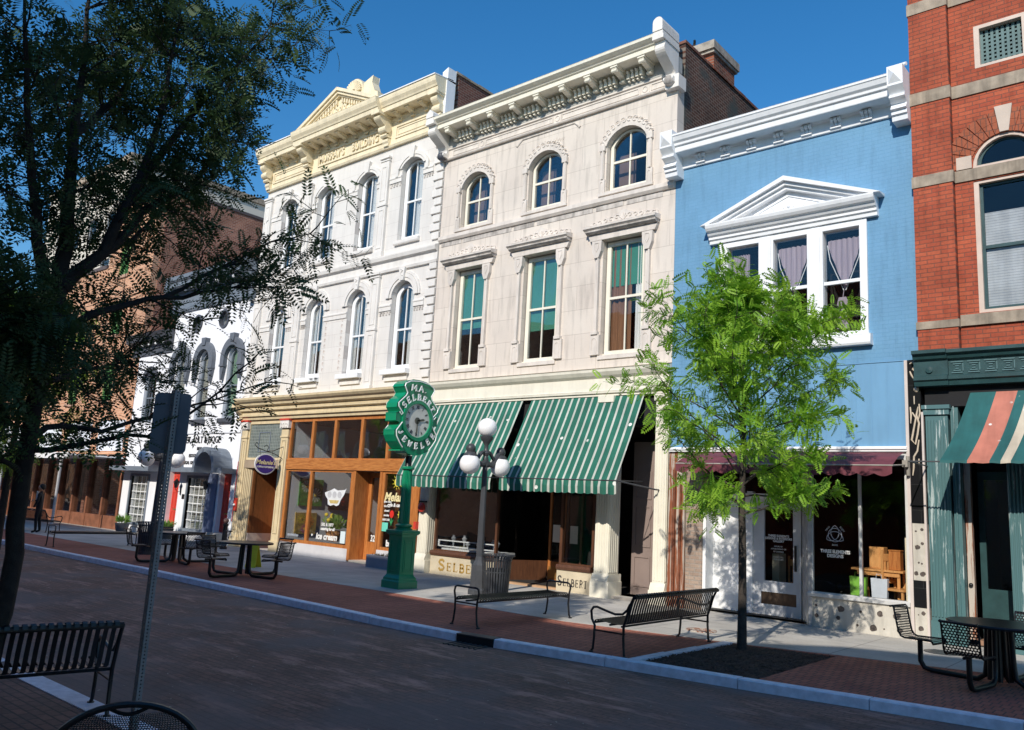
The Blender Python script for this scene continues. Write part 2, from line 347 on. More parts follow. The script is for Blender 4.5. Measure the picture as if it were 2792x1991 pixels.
b = MB(); b.slab(EDGE+[(14,3),(-90,3)], (), -.12, .004, 'z'); tag(b.build('concrete_sidewalk', CONC), kind='structure')
# kerb stones
def lerp(a,b_,t): return (a[0]+(b_[0]-a[0])*t, a[1]+(b_[1]-a[1])*t)
b = MB(); kk = 0
for (p,q) in zip(KERB, KERB[1:]):
    L = math.dist(p,q); n = max(1, round(L/1.75)) if p[0] > -40 else 4
    for i in range(n):
        a = lerp(p,q,(i+.004)/n); c = lerp(p,q,(i+.996)/n)
        h = .018+random.uniform(-.004,.004)
        if -8.7 < a[0] < -8.1: continue
        vs = []
        for (x,y) in (a,c):
            vs += [(x,y-.0,-.15),(x,y+.012,h-.012),(x,y+.03,h),(x,y+.17,h),(x,y+.17,-.15)]
        b.add(vs, [(0,5,6,1),(1,6,7,2),(2,7,8,3),(3,8,9,4),(0,1,2,3,4),(9,8,7,6,5)]); kk += 1
tag(b.build('kerb', GRANITE), kind='structure')
dr = thing('storm_drain', 'dark cast iron drain inlet set into the granite kerb in front of the backless bench', 'drain', (-8.3,-6.70,0))
MB().box(-.35,.30,-.02,.16,-.17,.006).build('drain_throat', VOID, dr).rotation_euler = (0,0,R(8))
b = MB(); b.box(-.35,.30,-.03,.18,.006,.022)
for i in range(7): b.box(-.35+i*.09,-.31+i*.09,-.36,-.05,-.1,-.084)
b.build('drain_cover', IRON, dr).rotation_euler = (0,0,R(8))
# mulch bed with granite edging
b = MB(); b.slab([(-5.93,-6.22),(-5.84,-3.52),(-4.36,-3.12),(-4.36,-5.98)], (), -.12, -.035, 'z'); N = 44
gx = [[0]*(N+1) for _ in range(N+1)]; vs = []
for j in range(N+1):
    for i in range(N+1):
        u,w = i/N, j/N; p = lerp(lerp(bed[0],bed[1],u), lerp(bed[3],bed[2],u), w)
        e = min(u,1-u,w,1-w); z = -.03+.07*min(1,e*5)+random.uniform(-.014,.014); vs.append((p[0],p[1],z))
b.add(vs, [(j*(N+1)+i, j*(N+1)+i+1, (j+1)*(N+1)+i+1, (j+1)*(N+1)+i) for j in range(N) for i in range(N)])
for i in range(1400):
    u,w = random.random(), random.random(); p = lerp(lerp(bed[0],bed[1],u), lerp(bed[3],bed[2],u), w); e = min(u,1-u,w,1-w)
    z = -.03+.07*min(1,e*5)+.008; a = random.uniform(0,pi); l = random.uniform(.015,.05); d = .008; h = random.uniform(0,.02)
    cx,sx_ = cos(a)*l, sin(a)*l; px,py = -sin(a)*d, cos(a)*d
    b.add([(p[0]-cx-px,p[1]-sx_-py,z),(p[0]+cx-px,p[1]+sx_-py,z+h),(p[0]+cx+px,p[1]+sx_+py,z+h+.004),(p[0]-cx+px,p[1]-sx_+py,z+.004)],[(0,1,2,3)])
tag(b.build('mulch', MULCH), kind='stuff')
b = MB(); ax_,ay = -5.99,-6.2
for i in range(3):
    y0 = -6.17+i*.9; b.box(-6.03+.03*i, -5.88+.03*i, y0, y0+.892, -.1, .014)
tag(b.build('bed_edging', GRANITE), kind='structure')
for i,(x,y,lab) in enumerate(((-6.77,-2.69,'rusty round cover plate in the concrete by the right end of the slatted bench'),(-3.4,-1.1,'small brown cover plate in the concrete before the spotted knee wall'))):
    b = MB().lathe([(.26,.0),(.26,.012),(.22,.014),(.0005,.014)], (0,0,0), 28)
    for k in range(5): b.box(-.16,.16,-.16+k*.08,-.13+k*.08,.013,.018)
    tag(b.build('manhole_cover', RUST if i == 0 else IRON, loc=(x,y,.004)), lab, 'manhole cover')
# ================================================================== FACADE TOOLS
def win(parent, x0, x1, z0, zs, rise=0, rail=None, mull=1, y=.16, fw=.07, fmat=IVORY, gmat=GLU, name='window', extra=None, th=.07, hr=0., sill=True):
    """sash window > pane (+ sub-parts from extra)"""
    b = MB(); o = arch(x0,x1,z0,zs,rise); cx = (x0+x1)/2; w = (x1-x0)/2
    ri = max(0, rise*(w-fw)/w) if rise else 0
    inn = arch(x0+fw,x1-fw,z0+fw,zs-(0 if rise else fw),ri)
    b.slab(o, [inn], y, y+th)
    ztop = zs+ri if rise else zs-fw
    if rail: b.box(x0+fw*.8,x1-fw*.8,y+.008,y+th-.01,rail-.03,rail+.03)
    for k in range(mull):
        xm = x0+fw+(x1-x0-2*fw)*(k+1)/(mull+1); b.box(xm-.017,xm+.017,y+.015,y+th-.02,z0+fw*.8,ztop+.01 if rise else zs-fw*.8)
    if sill: b.box(x0-.03,x1+.03,y-.03,y+.02,z0-.03,z0+.035)
    f = b.build(name, fmat, parent)
    MB().slab(arch(x0+fw*.7,x1-fw*.7,z0+fw*.7,zs-(0 if rise else fw*.7),ri), (), y+th*.45, y+th*.45+.006).build('pane', gmat, f)
    if extra: extra(f, x0+fw, x1-fw, z0+fw, ztop, y+th+.03)
    return f
def fabric(b, x0, x1, z0, z1, y, amp=.02, waves=7, n=40, sc=0.):
    vs = []
    for i in range(n+1):
        x = x0+(x1-x0)*i/n; yy = y+amp*sin(waves*2*pi*i/n)+amp*.4*sin(waves*5.3*i/n)
        vs += [(x,yy,z0),(x,yy,z1+sc*abs(sin(waves*pi*i/n)))]
    return b.add(vs, [(2*i,2*i+2,2*i+3,2*i+1) for i in range(n)])
def blind(z): return lambda f,a,b_,c,d,y: MB().box(a-.04,b_+.04,y,y+.012,z,d+.05).build('blind', BLIND, f)
def curtain(m_, side, frac=.5, tag_='curtain'):
    def fn(f,a,b_,c,d,y):
        w = (b_-a)*frac; x0,x1 = (b_-w,b_+.05) if side > 0 else (a-.05,a+w)
        fabric(MB(), x0,x1,c-.05,d+.1,y+.01,.02,4).build(tag_, m_, f)
    return fn
def multi(*fs):
    def fn(*a):
        for f in fs: f(*a)
    return fn
def wall(parent, x0,x1,z0,z1, holes, mt, y=0., d=.32, name='wall', outer=None):
    b = MB(); return b.slab(outer or rect(x0,x1,z0,z1), holes, y, y+d, back=False).build(name, mt, parent)
def body(parent, x0,x1,z1, y0=.34, y1=13., sidemat=DKS, left=True, z0=0, rooms=(), parapet=0.):
    """side walls, rear wall, roof; rooms = floor levels as dark interior boxes"""
    e = .25
    if True:
        MB().box(x1-e,x1,y0,y1,z0,z1+parapet).build('side_wall', sidemat, parent)
        MB().box(x0,x0+e,y0,y1,z0,z1+parapet).build('side_wall', sidemat, parent)
    MB().box(x0+e,x1-e,y1-e,y1,z0,z1+parapet).build('rear_wall', sidemat, parent)
    MB().box(x0+e,x1-e,y0,y1-e,z1-.25,z1-.02).build('roof', VOID, parent)
    b = MB()
    for za,zb,dep in rooms:
        xa,xb = x0+e+.02, x1-e-.02; ya,yb = y0+.01, dep
        b.add([(xa,ya,za),(xb,ya,za),(xb,yb,za),(xa,yb,za),(xa,ya,zb),(xb,ya,zb),(xb,yb,zb),(xa,yb,zb)],[(0,1,2,3),(4,7,6,5),(1,5,6,2),(2,6,7,3),(3,7,4,0)])
    if rooms: b.build('interior', VOID, parent)
def cornice(parent, x0,x1, prof, mt, name='cornice', z=0, y=0):
    return MB().prx([(a+y,c+z) for a,c in prof], x0, x1).build(name, mt, parent)
def console(b, x0, x1, ytop, ztop, ybot, zbot, y0=0., n=10):
    """scrolled bracket profile: S curve from the cornice down to the wall"""
    pts = [(y0,ztop),(ytop,ztop),(ytop,ztop-(ztop-zbot)*.14)]
    for i in range(n+1):
        t = i/n; zz = ztop-(ztop-zbot)*(.14+.72*t); yy = ytop+(ybot-ytop)*(.5-.5*cos(pi*t))+ (ytop)*.10*sin(2*pi*t)
        pts.append((yy,zz))
    r = abs(ztop-zbot)*.13; pts += [(ybot-r*.9,zbot+r*1.1),(ybot-r*1.05,zbot+r*.5),(ybot-r*.6,zbot),(y0,zbot)]
    return b.prx(pts, x0, x1)
# ================================================================== RED BRICK BUILDING (right)
rb = thing('red_brick_building', 'tall red brick building with stone bands and a teal shopfront at the far right', 'building', (0,0,0))
rh = [arch(-2.86,-1.8,5.74,8.2,0), arch(-2.86,-1.8,8.45,8.47,.56), rect(-2.75,-1.91,10.4,11.25), rect(.2,1.26,5.74,8.2), arch(.2,1.26,8.45,8.47,.56), rect(-.6-.03,-.6+.8,10.4,11.25)]
wall(rb,-3.16,4,5.05,15.5,rh[:5],REDB,y=.0)
b = MB(); b.box(-3.84,-3.17,-.13,.3,5.05,15.5); b.box(-1.45,-.5,-.13,-.001,5.05,15.5); b.build('pilaster', REDB, rb)
b = MB()
for z0,z1 in ((11.80,12.04),(9.90,10.14),(8.23,8.45)):
    b.box(-3.86,-3.15,-.15,.0,z0,z1); b.box(-3.149,-1.47,-.03,.0,z0-.005,z1-.005); b.box(-1.469,-.48,-.15,0,z0,z1); b.box(-.479,4,-.03,0,z0-.005,z1-.005)
b.box(-3.86,-3.15,-.15,0,5.50,5.64); b.box(-3.149,4,-.05,0,5.52,5.72)
b.build('stone_band', STONEB, rb)
vb = brick('voussoir_brick', (.46,.14,.075), (.38,.11,.055), (.22,.10,.07), bw=.09, bh=.26, ms=.008, var=.3, dirt=.2, offs=.5)
b = MB(); 
for k in range(17):
    a0 = pi*k/17+.01; a1 = pi*(k+1)/17-.01; c = -2.33; zc = 8.47
    for (r0,r1) in ((.56,.78),(.785,1.0)):
        b.slab([(c+r*cos(a),zc+r*sin(a)) for r,a in ((r0,a0),(r1,a0),(r1,a1),(r0,a1))], (), -.022, 0)
b.build('brick_arch', vb, rb)
PST = mat('pale_stone',(.56,.46,.38),.8,.1)
MB().slab([(-2.40,9.03),(-2.26,9.03),(-2.19,9.53),(-2.47,9.53)], (), -.05,0).build('keystone', PST, rb)
MB().box(-3.12,-2.87,-.035,0,8.46,8.70).build('springer_stone', PST, rb); MB().box(-1.79,-1.5,-.035,0,8.46,8.70).build('springer_stone', PST, rb)
PINKF = mat('pale_pink_frame', (.60,.48,.40), .6, .1)
f = MB().slab(rect(-2.86,-1.8,5.74,8.22), [rect(-2.78,-1.88,5.8,8.15)], .02,.14).build('window', PINKF, rb)
b = MB().slab(rect(-2.78,-1.88,5.8,8.15),[rect(-2.73,-1.93,5.86,6.93),rect(-2.73,-1.93,6.99,8.1)],.10,.16); b.build('sash', DTEAL, f)
MB().box(-2.75,-1.9,.13,.136,5.8,8.12).build('pane', GLU, f)
MB().box(-2.74,-1.92,.17,.185,5.84,7.62).build('blind', SLATBL, f)
f = MB().slab(arch(-2.86,-1.8,8.45,8.47,.56), [arch(-2.80,-1.86,8.50,8.5,.47)], .02,.14).build('window', PINKF, rb)
MB().slab(arch(-2.80,-1.86,8.5,8.5,.47),[arch(-2.74,-1.92,8.54,8.54,.39)],.10,.15).build('sash', DTEAL, f)
MB().slab(arch(-2.80,-1.86,8.5,8.5,.47),(),.12,.126).build('pane', GLU, f)
f = MB().slab(rect(-2.75,-1.91,10.4,11.25), [rect(-2.66,-1.98,10.45,11.18)], .0,.14).build('window', PINKF, rb)
b = MB()
for k in range(9): x = -2.66+.085*k; b.box(x-.002,x+.045,.11,.125,10.45,11.18)
for k in range(10): z = 10.45+.08*k; b.box(-2.66,-1.98,.126,.14,z,z+.04)
b.build('lattice_grille', mat('green_lattice',(.10,.17,.17),.6,.1), f)
win(rb,.2,1.26,5.74,8.2,rail=6.95,mull=0,fmat=DTEAL); win(rb,.2,1.26,8.45,8.47,.56,mull=0,fmat=DTEAL)
# teal shop cornice with fret panels
b = MB(); prof = [(.3,4.46),(-.10,4.46),(-.12,4.54),(-.16,4.56),(-.16,4.62),(-.11,4.64),(-.11,4.90),(-.17,4.93),(-.2,5.0),(-.26,5.02),(-.26,5.08),(.3,5.14)]
b.prx(prof, -3.36, 4); b.prx([(y-.05 if y < 0 else y, z+(.004 if z > 4.6 else -.004)) for y,z in prof], -3.92, -3.362); b.build('shop_cornice', DTEAL, rb)
b = MB()
for k in range(12):
    x = -3.22+k*.26
    for i,(w,h) in enumerate(((.10,.10),(.065,.062),(.03,.025))):
        b.box(x-w,x+w,-.128,-.108,4.77+h-.012,4.77+h+.006); b.box(x-w*.9,x+w*.9,-.128,-.108,4.77-h-.006,4.77-h+.012)
    b.box(x+.085,x+.10,-.126,-.108,4.70,4.84)
b.build('fret_ornament', mat('teal_highlight_paint',(.09,.17,.18),.4,.1), rb)
MB().lathe([(.0005,0),(.05,.01),(.06,.03),(.0005,.035)],(0,0,0),12).build('rosette', DTEAL, rb, loc=(-3.66,-.16,4.74)).rotation_euler = (pi/2,0,0)
b = MB(); b.box(-3.80,4,.05,.3,4.1,4.46); b.build('shop_frieze', VOID, rb)
# shopfront pilaster, door recess
b = MB(); b.box(-3.80,-3.42,-.02,.3,.0,.38); b.box(-3.79,-3.43,.0,.3,.38,3.95)
for k in range(7): b.box(-3.78+k*.05,-3.755+k*.05,-.02,.0,.45,3.85)
b.box(-3.82,-3.40,-.04,.3,3.95,4.05); b.box(-3.84,-3.38,-.07,.3,4.05,4.12); b.box(-3.40,-3.28,.08,.3,0,4.1); b.box(-3.36,-3.34,.05,.08,0,4.1); b.build('shop_pilaster', TEALP, rb)
b = MB(); b.box(-2.56,-2.0,.0,.3,.0,4.1)
for k in range(9): b.box(-2.54+k*.055,-2.515+k*.055,-.02,0,.4,3.95)
b.box(-.9,4,.0,.3,0,4.1); b.build('shop_pilaster', TEALP, rb)
f = MB().box(-3.27,-3.17,.30,.42,.1,3.4).build('door_jamb', RUST, rb)
MB().ball((0,0,0),.035,8).build('doorknob', BLACK, f, True, (-3.22,.27,1.02))
d_ = MB().slab(rect(-3.16,-2.57,.1,3.0),[rect(-3.06,-2.66,.95,2.85)],.8,.86).build('door', DTEAL, rb)
MB().box(-3.08,-2.64,.83,.836,.93,2.87).build('pane', GLU, d_)
MB().box(-3.16,-2.57,.42,.86,-.0,.10).build('door_step', mat('brown_step',(.35,.2,.13),.8,.2), rb)
MB().box(-3.16,-2.57,.8,.86,3.02,4.1).build('transom_panel', VOID, rb)
f = MB().slab(rect(-2.0,-.9,.7,4.0),[rect(-1.92,-.98,.8,3.9)],.1,.2).build('shop_window', TEAL, rb); MB().box(-1.95,-.95,.14,.15,.75,3.95).build('pane', GLU, f); MB().box(-2.0,-.9,.02,.3,0,.7).build('stall_riser', TEAL, rb)
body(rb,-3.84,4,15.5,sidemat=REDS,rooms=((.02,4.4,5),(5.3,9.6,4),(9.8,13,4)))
MB().box(-3.84,4,.0,.34,13,15.5)
# striped awning of the red building
b = MB(); n = 14; xl = lambda t: -3.05-.27*t; vs = []
for i in range(n+1):
    t = i/n; y = -.02-1.12*t; z = 4.32-1.27*t-.10*sin(pi*t)
    vs += [(xl(t),y,z),(.4,y,z)]
b.add(vs,[(2*i,2*i+1,2*i+3,2*i+2) for i in range(n)])
vv = []; m_ = 30
for k in range(m_+1):
    x = xl(1)+(.4-xl(1))*k/m_; vv += [(x,-1.14,3.05),(x,-1.15,3.015-.012*abs(sin(k*pi/2)))]
b.add(vv,[(2*i,2*i+2,2*i+3,2*i+1) for i in range(m_)])
aw = b.build('awning', AWR, rb); tag(aw, 'green, red and cream striped awning')
b = MB(); b.tube([(-3.80,-1.13,3.03),(.4,-1.13,3.03)],.014,6); b.tube([(-3.78,-.02,3.03),(-3.80,-1.13,3.03)],.012,6); b.build('awning_rod', IRON, aw)
# ================================================================== BLUE BUILDING
bb = thing('blue_brick_building', 'two storey pale blue painted brick building with white cornice and pedimented triple window', 'building')
XL,XR = -8.965,-3.845
wall(bb,XL,XR,4.98,10.12,[rect(-7.72,-4.78,5.5,7.8)],BLUE)
b = MB(); b.box(XL+.02,-4.08,-.015,.3,3.38,4.975)
for k in range(17): x = -8.7+k*.285; b.box(x,x+.012,-.021,-.015,3.38,4.975)
b.box(XL,-4.06,-.03,.3,4.965,4.985); b.build('board_cladding', BLUEB, bb)
b = MB(); prof = [(.2,9.84),(-.05,9.84),(-.06,9.90),(-.06,10.06),(-.12,10.10),(-.40,10.10),(-.41,10.12),(-.42,10.23),(-.46,10.25),(-.47,10.30),(-.52,10.34),(-.56,10.43),(-.58,10.44),(-.58,10.485),(.2,10.53)]
b.prx(prof, XL-.0, XR-.28); b.build('cornice', WHITE, bb, bev=.006)
for x in (-8.30,-7.69,-7.08,-6.47,-5.87,-5.27,-4.67):
    b = MB()
    for k in range(3): console(b, x+k*.075-.095, x+k*.075-.035, -.16,10.08,-.09,9.92,-.05,6)
    b.box(x-.11,x+.11,-.10,-.04,9.885,9.91)
    b.build('frieze_bracket', WHITE, bb)
def endblock(xa,xb,name):
    b = MB(); c = (xa+xb)/2
    b.prx([(0,9.60),(-.30,9.60),(-.32,9.70),(-.36,9.71),(-.36,9.78),(-.42,9.80),(-.34,9.92),(-.44,9.98),(-.50,10.0),(-.50,10.04),(-.46,10.06),(-.55,10.15),(-.60,10.2),(-.60,10.60),(0,10.62)], xa, xb)
    b.add([(xa+.02,-.60,10.24),(xb-.02,-.60,10.24),(xb-.02,-.60,10.57),(xa+.02,-.60,10.57),(c,-.70,10.4)],[(0,1,4),(1,2,4),(2,3,4),(3,0,4)])
    return b.build(name, WHITE, bb)
endblock(-9.07,-8.76,'cornice_end_block'); endblock(-4.13,-3.85,'cornice_end_block')
# pedimented window
b = MB(); b.slab(rect(-7.82,-4.72,5.5,7.86),[rect(-7.62,-6.92,5.62,7.73),rect(-6.6,-5.89,5.62,7.73),rect(-5.57,-4.86,5.62,7.73)],-.06,.18)
for x in (-7.62,-6.6,-5.57):
    b.box(x,x+.71,-.0,.06,6.61,6.68)
for x0,x1 in ((-6.87,-6.65),(-5.84,-5.62)): b.box(x0,x1,-.085,-.06,5.5,7.82)
b.prx([(0,5.32),(-.14,5.32),(-.16,5.36),(-.16,5.52),(0,5.55)],-7.9,-4.66)
tf = b.build('triple_window', WHITE, bb, bev=.004)
for x in (-7.62,-6.6,-5.57): MB().box(x-.01,x+.72,.03,.036,5.6,7.75).build('pane', GL, tf)
for i,x in enumerate((-7.60,-6.58,-5.55)):
    b = MB(); n = 24; vs = []
    for k in range(n+1):
        u = k/n; xx = x+.02+.65*u; top = 7.56+.02*abs(sin(u*22)); lo = 7.45-.95*(1-abs(2*u-1)) if i else 6.2
        yy = .14+.02*sin(u*38); vs += [(xx,yy,top),(xx if i == 0 else x+.345+(xx-x-.345)*(1 if lo > 7.4 else 1),yy,lo)]
    if i == 0: vs = [(x+.02+.38*(q//2)/n, v[1], v[2]) for q,v in enumerate(vs)]
    b.add(vs,[(2*k,2*k+1,2*k+3,2*k+2) for k in range(n)]); b.build('curtain', MAUVE, tf)
    if i: 
        b = MB()
        for sgn in (-1,1): b.tube([(x+.345+sgn*.33,.12,7.48),(x+.345+sgn*.28,.12,7.15),(x+.345+sgn*.02,.12,6.5)],.010,5)
        b.build('curtain_trim', CURT, tf)
b = MB(); b.slab([(-5.32,6.36),(-5.18,6.36),(-5.12,6.22),(-5.2,6.12),(-5.16,5.95),(-5.13,5.72),(-5.36,5.72),(-5.32,5.95),(-5.27,6.12),(-5.36,6.2)],(),.10,.12)
b.tube([(-5.24,.11,6.36),(-5.22,.11,6.5)],.008,5); b.build('lace_bow', MAUVE, tf)
MB().box(-7.7,-4.8,.9,.95,5.4,7.9).build('room_back', VOID, bb)
b = MB(); b.prx([(0,7.86),(-.10,7.86),(-.11,7.93),(-.15,7.95),(-.15,8.0),(-.2,8.03),(-.24,8.09),(-.29,8.11),(-.33,8.16),(-.35,8.22),(-.35,8.245),(0,8.29)],-8.03,-4.5)
cx = -6.265
for (ya,za,dd) in ((-.35,0,.075),(-.27,-.085,.07),(-.20,-.16,.07)):
    for sgn in (-1,1):
        w = 1.87-(-za)*2.2; x_e = cx+sgn*w; hz = 8.245
        p = [(x_e,hz),(cx,8.99+za),(cx,8.99+za-dd*1.25),(x_e-sgn*dd*2.4,hz)]
        b.slab(p if sgn < 0 else p[::-1], (), ya, 0)
b.slab([(cx-1.5,8.25),(cx+1.5,8.25),(cx,8.82)], (), -.05, 0)
b.slab([(cx-.95,8.29),(cx+.95,8.29),(cx,8.68)],[[(cx-.80,8.315),(cx+.80,8.315),(cx,8.63)]],-.075,-.05)
for k in range(5):
    b.lathe([(.055,0),(.055,.02),(.035,.025),(.03,.0)],(0,0,0),10) if False else None
b.prx([(0,8.24),(-.345,8.235),(-.345,8.25),(0,8.3)],cx-1.88,cx+1.88)
pd = b.build('pediment', WHITE, tf, bev=.004)
b = MB()
for sx_ in (-1,1):
    pts = [(cx+sx_*(.05+.09*t+.05*cos(t*2.2)), -.06, 8.40+.07*sin(t*2.4)) for t in [i*.28 for i in range(14)]]
    b.tube(pts,.014,5)
b.ball((cx,-.06,8.42),.035,8); b.build('scroll_ornament', WHITE, pd, True)
# ground floor of blue building
b = MB(); b.box(XL+.0,-4.1,-.06,.02,3.29,3.385); b.box(-8.95,-4.1,-.085,-.06,3.33,3.37); b.build('shop_fascia', WHITE, bb)
RY = .45
MB().box(-8.98,-8.59,-.0,.25,0,3.29).build('peeling_pilaster', RUST, bb)
b = MB(); b.box(-8.86,-8.80,-.05,.0,.02,2.9); b.box(-8.70,-8.66,-.04,0,.02,2.7); b.build('rusty_pipe', mat('rust_brown',(.18,.06,.03),.7,.3,8), bb)
MB().box(-8.58,-8.2,.06,.4,0,3.29).build('exposed_brick_pier', OLDB, bb)
b = MB(); b.box(-8.2,-8.13,.1,RY+.1,0,2.5); b.box(-7.36,-7.24,RY-.04,RY+.1,0,2.5); b.box(-8.2,-6.1,RY-.05,RY+.1,2.34,2.46); b.box(-8.2,-6.1,RY-.06,RY+.1,3.1,3.29)
b.build('door_surround', WHITE, bb)
MB().box(-8.2,-6.1,RY,RY+.02,2.46,3.1).build('transom_glass', GLU, bb)
wd = MB().box(-8.13,-7.36,RY,RY+.06,.03,2.34).build('door', WHITE, bb); tag(wd,'plain white side door')
b = MB(); b.box(-7.43,-7.40,RY-.05,RY,.95,1.25); b.box(-7.44,-7.39,RY-.02,RY,1.3,1.38); b.build('door_handle', BLACK, wd)
gd = MB().slab(rect(-7.24,-6.24,.03,2.34),[rect(-7.0,-6.40,.72,2.16),rect(-7.07,-6.34,.26,.50)],RY,RY+.06).build('door', mat('grey_white_paint',(.62,.63,.65),.5,.1), bb); tag(gd,'glazed shop door')
MB().box(-7.02,-6.38,RY+.02,RY+.03,.7,2.18).build('pane', GL, gd)
MB().box(-7.08,-6.33,RY+.02,RY+.04,.25,.51).build('kick_plate', mat('brass_kick_plate',(.10,.07,.05),.3,.3,5,metal=.6), gd)
MB().box(-6.36,-6.33,RY-.05,RY,.95,1.45).build('door_handle', BLACK, gd)
tl = ['THREE ELEMENTS','DESIGNS & INTERIORS','GALLERY','','HOURS BY','APPOINTMENT OR','BY CHANCE','','PLEASE CALL','FOR HOURS']
for k,s in enumerate(tl):
    if s: text('door_lettering', s, .062 if k < 3 else .042, SIGNW, gd, (-6.70,RY-.003,1.62-k*.052), ext=.001, bold=.002 if k < 3 else 0, sx=.9)
# angled return and display window
b = MB(); b.add([(-6.22,RY,0),(-5.93,.02,0),(-5.93,.02,3.29),(-6.22,RY,3.29),(-6.22,RY+.08,0),(-5.86,.02,0),(-5.86,.02,3.29),(-6.22,RY+.08,3.29)],[(0,1,2,3),(1,5,6,2),(5,4,7,6)])
for k in range(3):
    t = .2+.25*k; x = -6.22+.29*t; y = RY+(.02-RY)*t; b.box(x,x+.035,y-.035,y,.02,3.28)
b.box(-5.93,-5.86,-.02,.1,0,3.29); b.build('fluted_aluminium_return', mat('dull_aluminium',(.48,.48,.48),.4,.15,6,metal=.3), bb)
b = MB().slab(rect(-5.87,-4.12,.58,3.29),[rect(-5.84,-4.99,.65,3.15),rect(-4.94,-4.17,.65,3.15)],.0,.07)
b.prx([(.1,.56),(-.05,.56),(-.06,.62),(0,.65),(.1,.65)],-5.93,-4.12)
dw = b.build('display_window', mat('shop_window_frame',(.60,.60,.59),.4,.1), bb)
MB().box(-5.86,-4.14,.03,.036,.62,3.2).build('pane', GLS, dw)
KW = mat('knee_wall_render',(.56,.525,.46),.85,.14,3.,bmp=.3,streak=.25)
b = MB(); b.box(-5.93,-4.13,.0,.1,0,.56); b.add([(-6.22,RY,0),(-5.93,0,0),(-5.93,0,.56),(-6.22,RY,.56)],[(0,1,2,3)]); b.build('knee_wall', KW, bb)
ADH = mat('black_adhesive',(.10,.08,.07),.8,.5,20,bmp=.5)
def blobs(pts, rr, y, par):
    rnd = random.Random(3)
    for (x,z) in pts:
        b = MB(); r = rr*rnd.choice((.3,.5,.8,1.1,1.3)); x += rnd.uniform(-.05,.05); z += rnd.uniform(-.03,.03); n = 12
        b.slab([(x+r*cos(2*pi*k/n)*rnd.uniform(.75,1.1), z+r*sin(2*pi*k/n)*rnd.uniform(.75,1.1)) for k in range(n)], (), y-.006, y); b.build('adhesive_spot', ADH, par)
blobs([(-5.8,.42),(-5.78,.2),(-5.35,.40),(-5.38,.19),(-5.02,.38),(-5.02,.14),(-4.62,.36),(-4.35,.35),(-4.58,.13),(-4.3,.12),(-4.75,.1)], .05, 0, bb)
# black tiled party pier
tp = MB(); tp.box(-4.06,-3.85,-.03,.25,2.02,4.96); tp.box(-4.06,-3.85,-.03,.25,.57,1.03); o = tp.build('tiled_pier', TILEB, bb)
b = MB(); b.box(-4.055,-3.855,-.02,.25,1.03,2.02); b.box(-4.055,-3.855,-.02,.25,0,.57); b.build('pier_backing', KW, bb)
blobs([(-4.01,1.9),(-3.9,1.9),(-4.0,1.62),(-3.9,1.64),(-4.01,1.34),(-3.9,1.33),(-3.99,1.13),(-3.9,1.12),(-4.0,.45),(-3.9,.46),(-3.95,.2)], .035, -.02, bb)
b = MB(); b.box(-4.115,-4.062,-.045,.2,0,4.97); b.box(-3.85,-3.815,-.05,.02,0,4.0); b.build('pier_trim', mat('pink_white_trim',(.62,.54,.50),.5,.1), bb)
b = MB(); yb = -.036
sw = [[(-4.02,4.9),(-3.96,4.93),(-3.93,4.86),(-3.97,4.8),(-3.9,4.72),(-3.88,4.66)],[(-4.02,4.76),(-3.99,4.68),(-3.96,4.62)],[(-4.0,4.0),(-3.94,3.9),(-3.98,3.7),(-4.02,3.5),(-3.96,3.42),(-3.92,3.6),(-3.89,3.8),(-3.93,3.95),(-3.9,4.1)],[(-4.03,4.1),(-4.02,3.95),(-4.03,3.8)],[(-3.88,4.15),(-3.87,3.98),(-3.9,3.86)],[(-3.9,3.5),(-3.93,3.3),(-3.99,3.2),(-4.0,3.0),(-4.02,2.86)],[(-3.91,3.16),(-3.91,3.05)],[(-3.96,4.3),(-3.96,4.15)]]
for s in sw: b.tube([(x,yb+.004,z) for x,z in s], [.012]+[.017]*(len(s)-2)+[.008], 6)
b.ball((-3.92,yb+.025,4.42),.05,8,1.2); b.build('adhesive_trail', mat('dried_adhesive',(.60,.50,.38),.8,.15,9), o, True)
# maroon awning
b = MB(); x0,x1 = -8.35,-4.14; yf,zt,zb = -.85,3.27,2.98
b.add([(x0,-.07,zt),(x1,-.07,zt),(x1,yf*.55,3.16),(x0,yf*.55,3.16),(x1,yf,zb),(x0,yf,zb)],[(0,1,2,3),(3,2,4,5)])
n = 168; vs = []
for k in range(n+1):
    x = x0+(x1-x0)*k/n; vs += [(x,yf,zb),(x,yf-.008+.012*sin(k*.4),zb-.14-.05*abs(sin(pi*k/n*14)))]
b.add(vs,[(2*k,2*k+2,2*k+3,2*k+1) for k in range(n)])
aw = b.build('awning', MAROON, bb); tag(aw,'maroon scalloped awning')
b = MB(); b.tube([(-4.10,-.05,3.05),(-4.14,yf,2.98)],.014,6); b.box(-4.15,-4.06,-.2,-.03,3.0,3.12); b.tube([(-4.08,-.1,2.85),(-4.08,-.1,3.2)],.03,8); b.tube([(x1,yf,zb),(x0,yf,zb)],.014,6); b.build('awning_frame', mat('awning_gear',(.35,.32,.28),.5,.2), aw)
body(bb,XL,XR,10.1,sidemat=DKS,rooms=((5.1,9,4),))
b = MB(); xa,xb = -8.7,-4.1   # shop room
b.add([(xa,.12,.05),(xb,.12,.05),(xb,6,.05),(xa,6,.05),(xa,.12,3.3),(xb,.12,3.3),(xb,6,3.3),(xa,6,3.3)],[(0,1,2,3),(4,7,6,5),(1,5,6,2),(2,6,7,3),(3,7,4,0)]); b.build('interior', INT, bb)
b = MB(); b.box(-7.0,-6.85,RY+.4,1.2,.05,1.25); b.build('interior_partition', mat('cream_partition',(.60,.58,.46),.8,.05), bb)
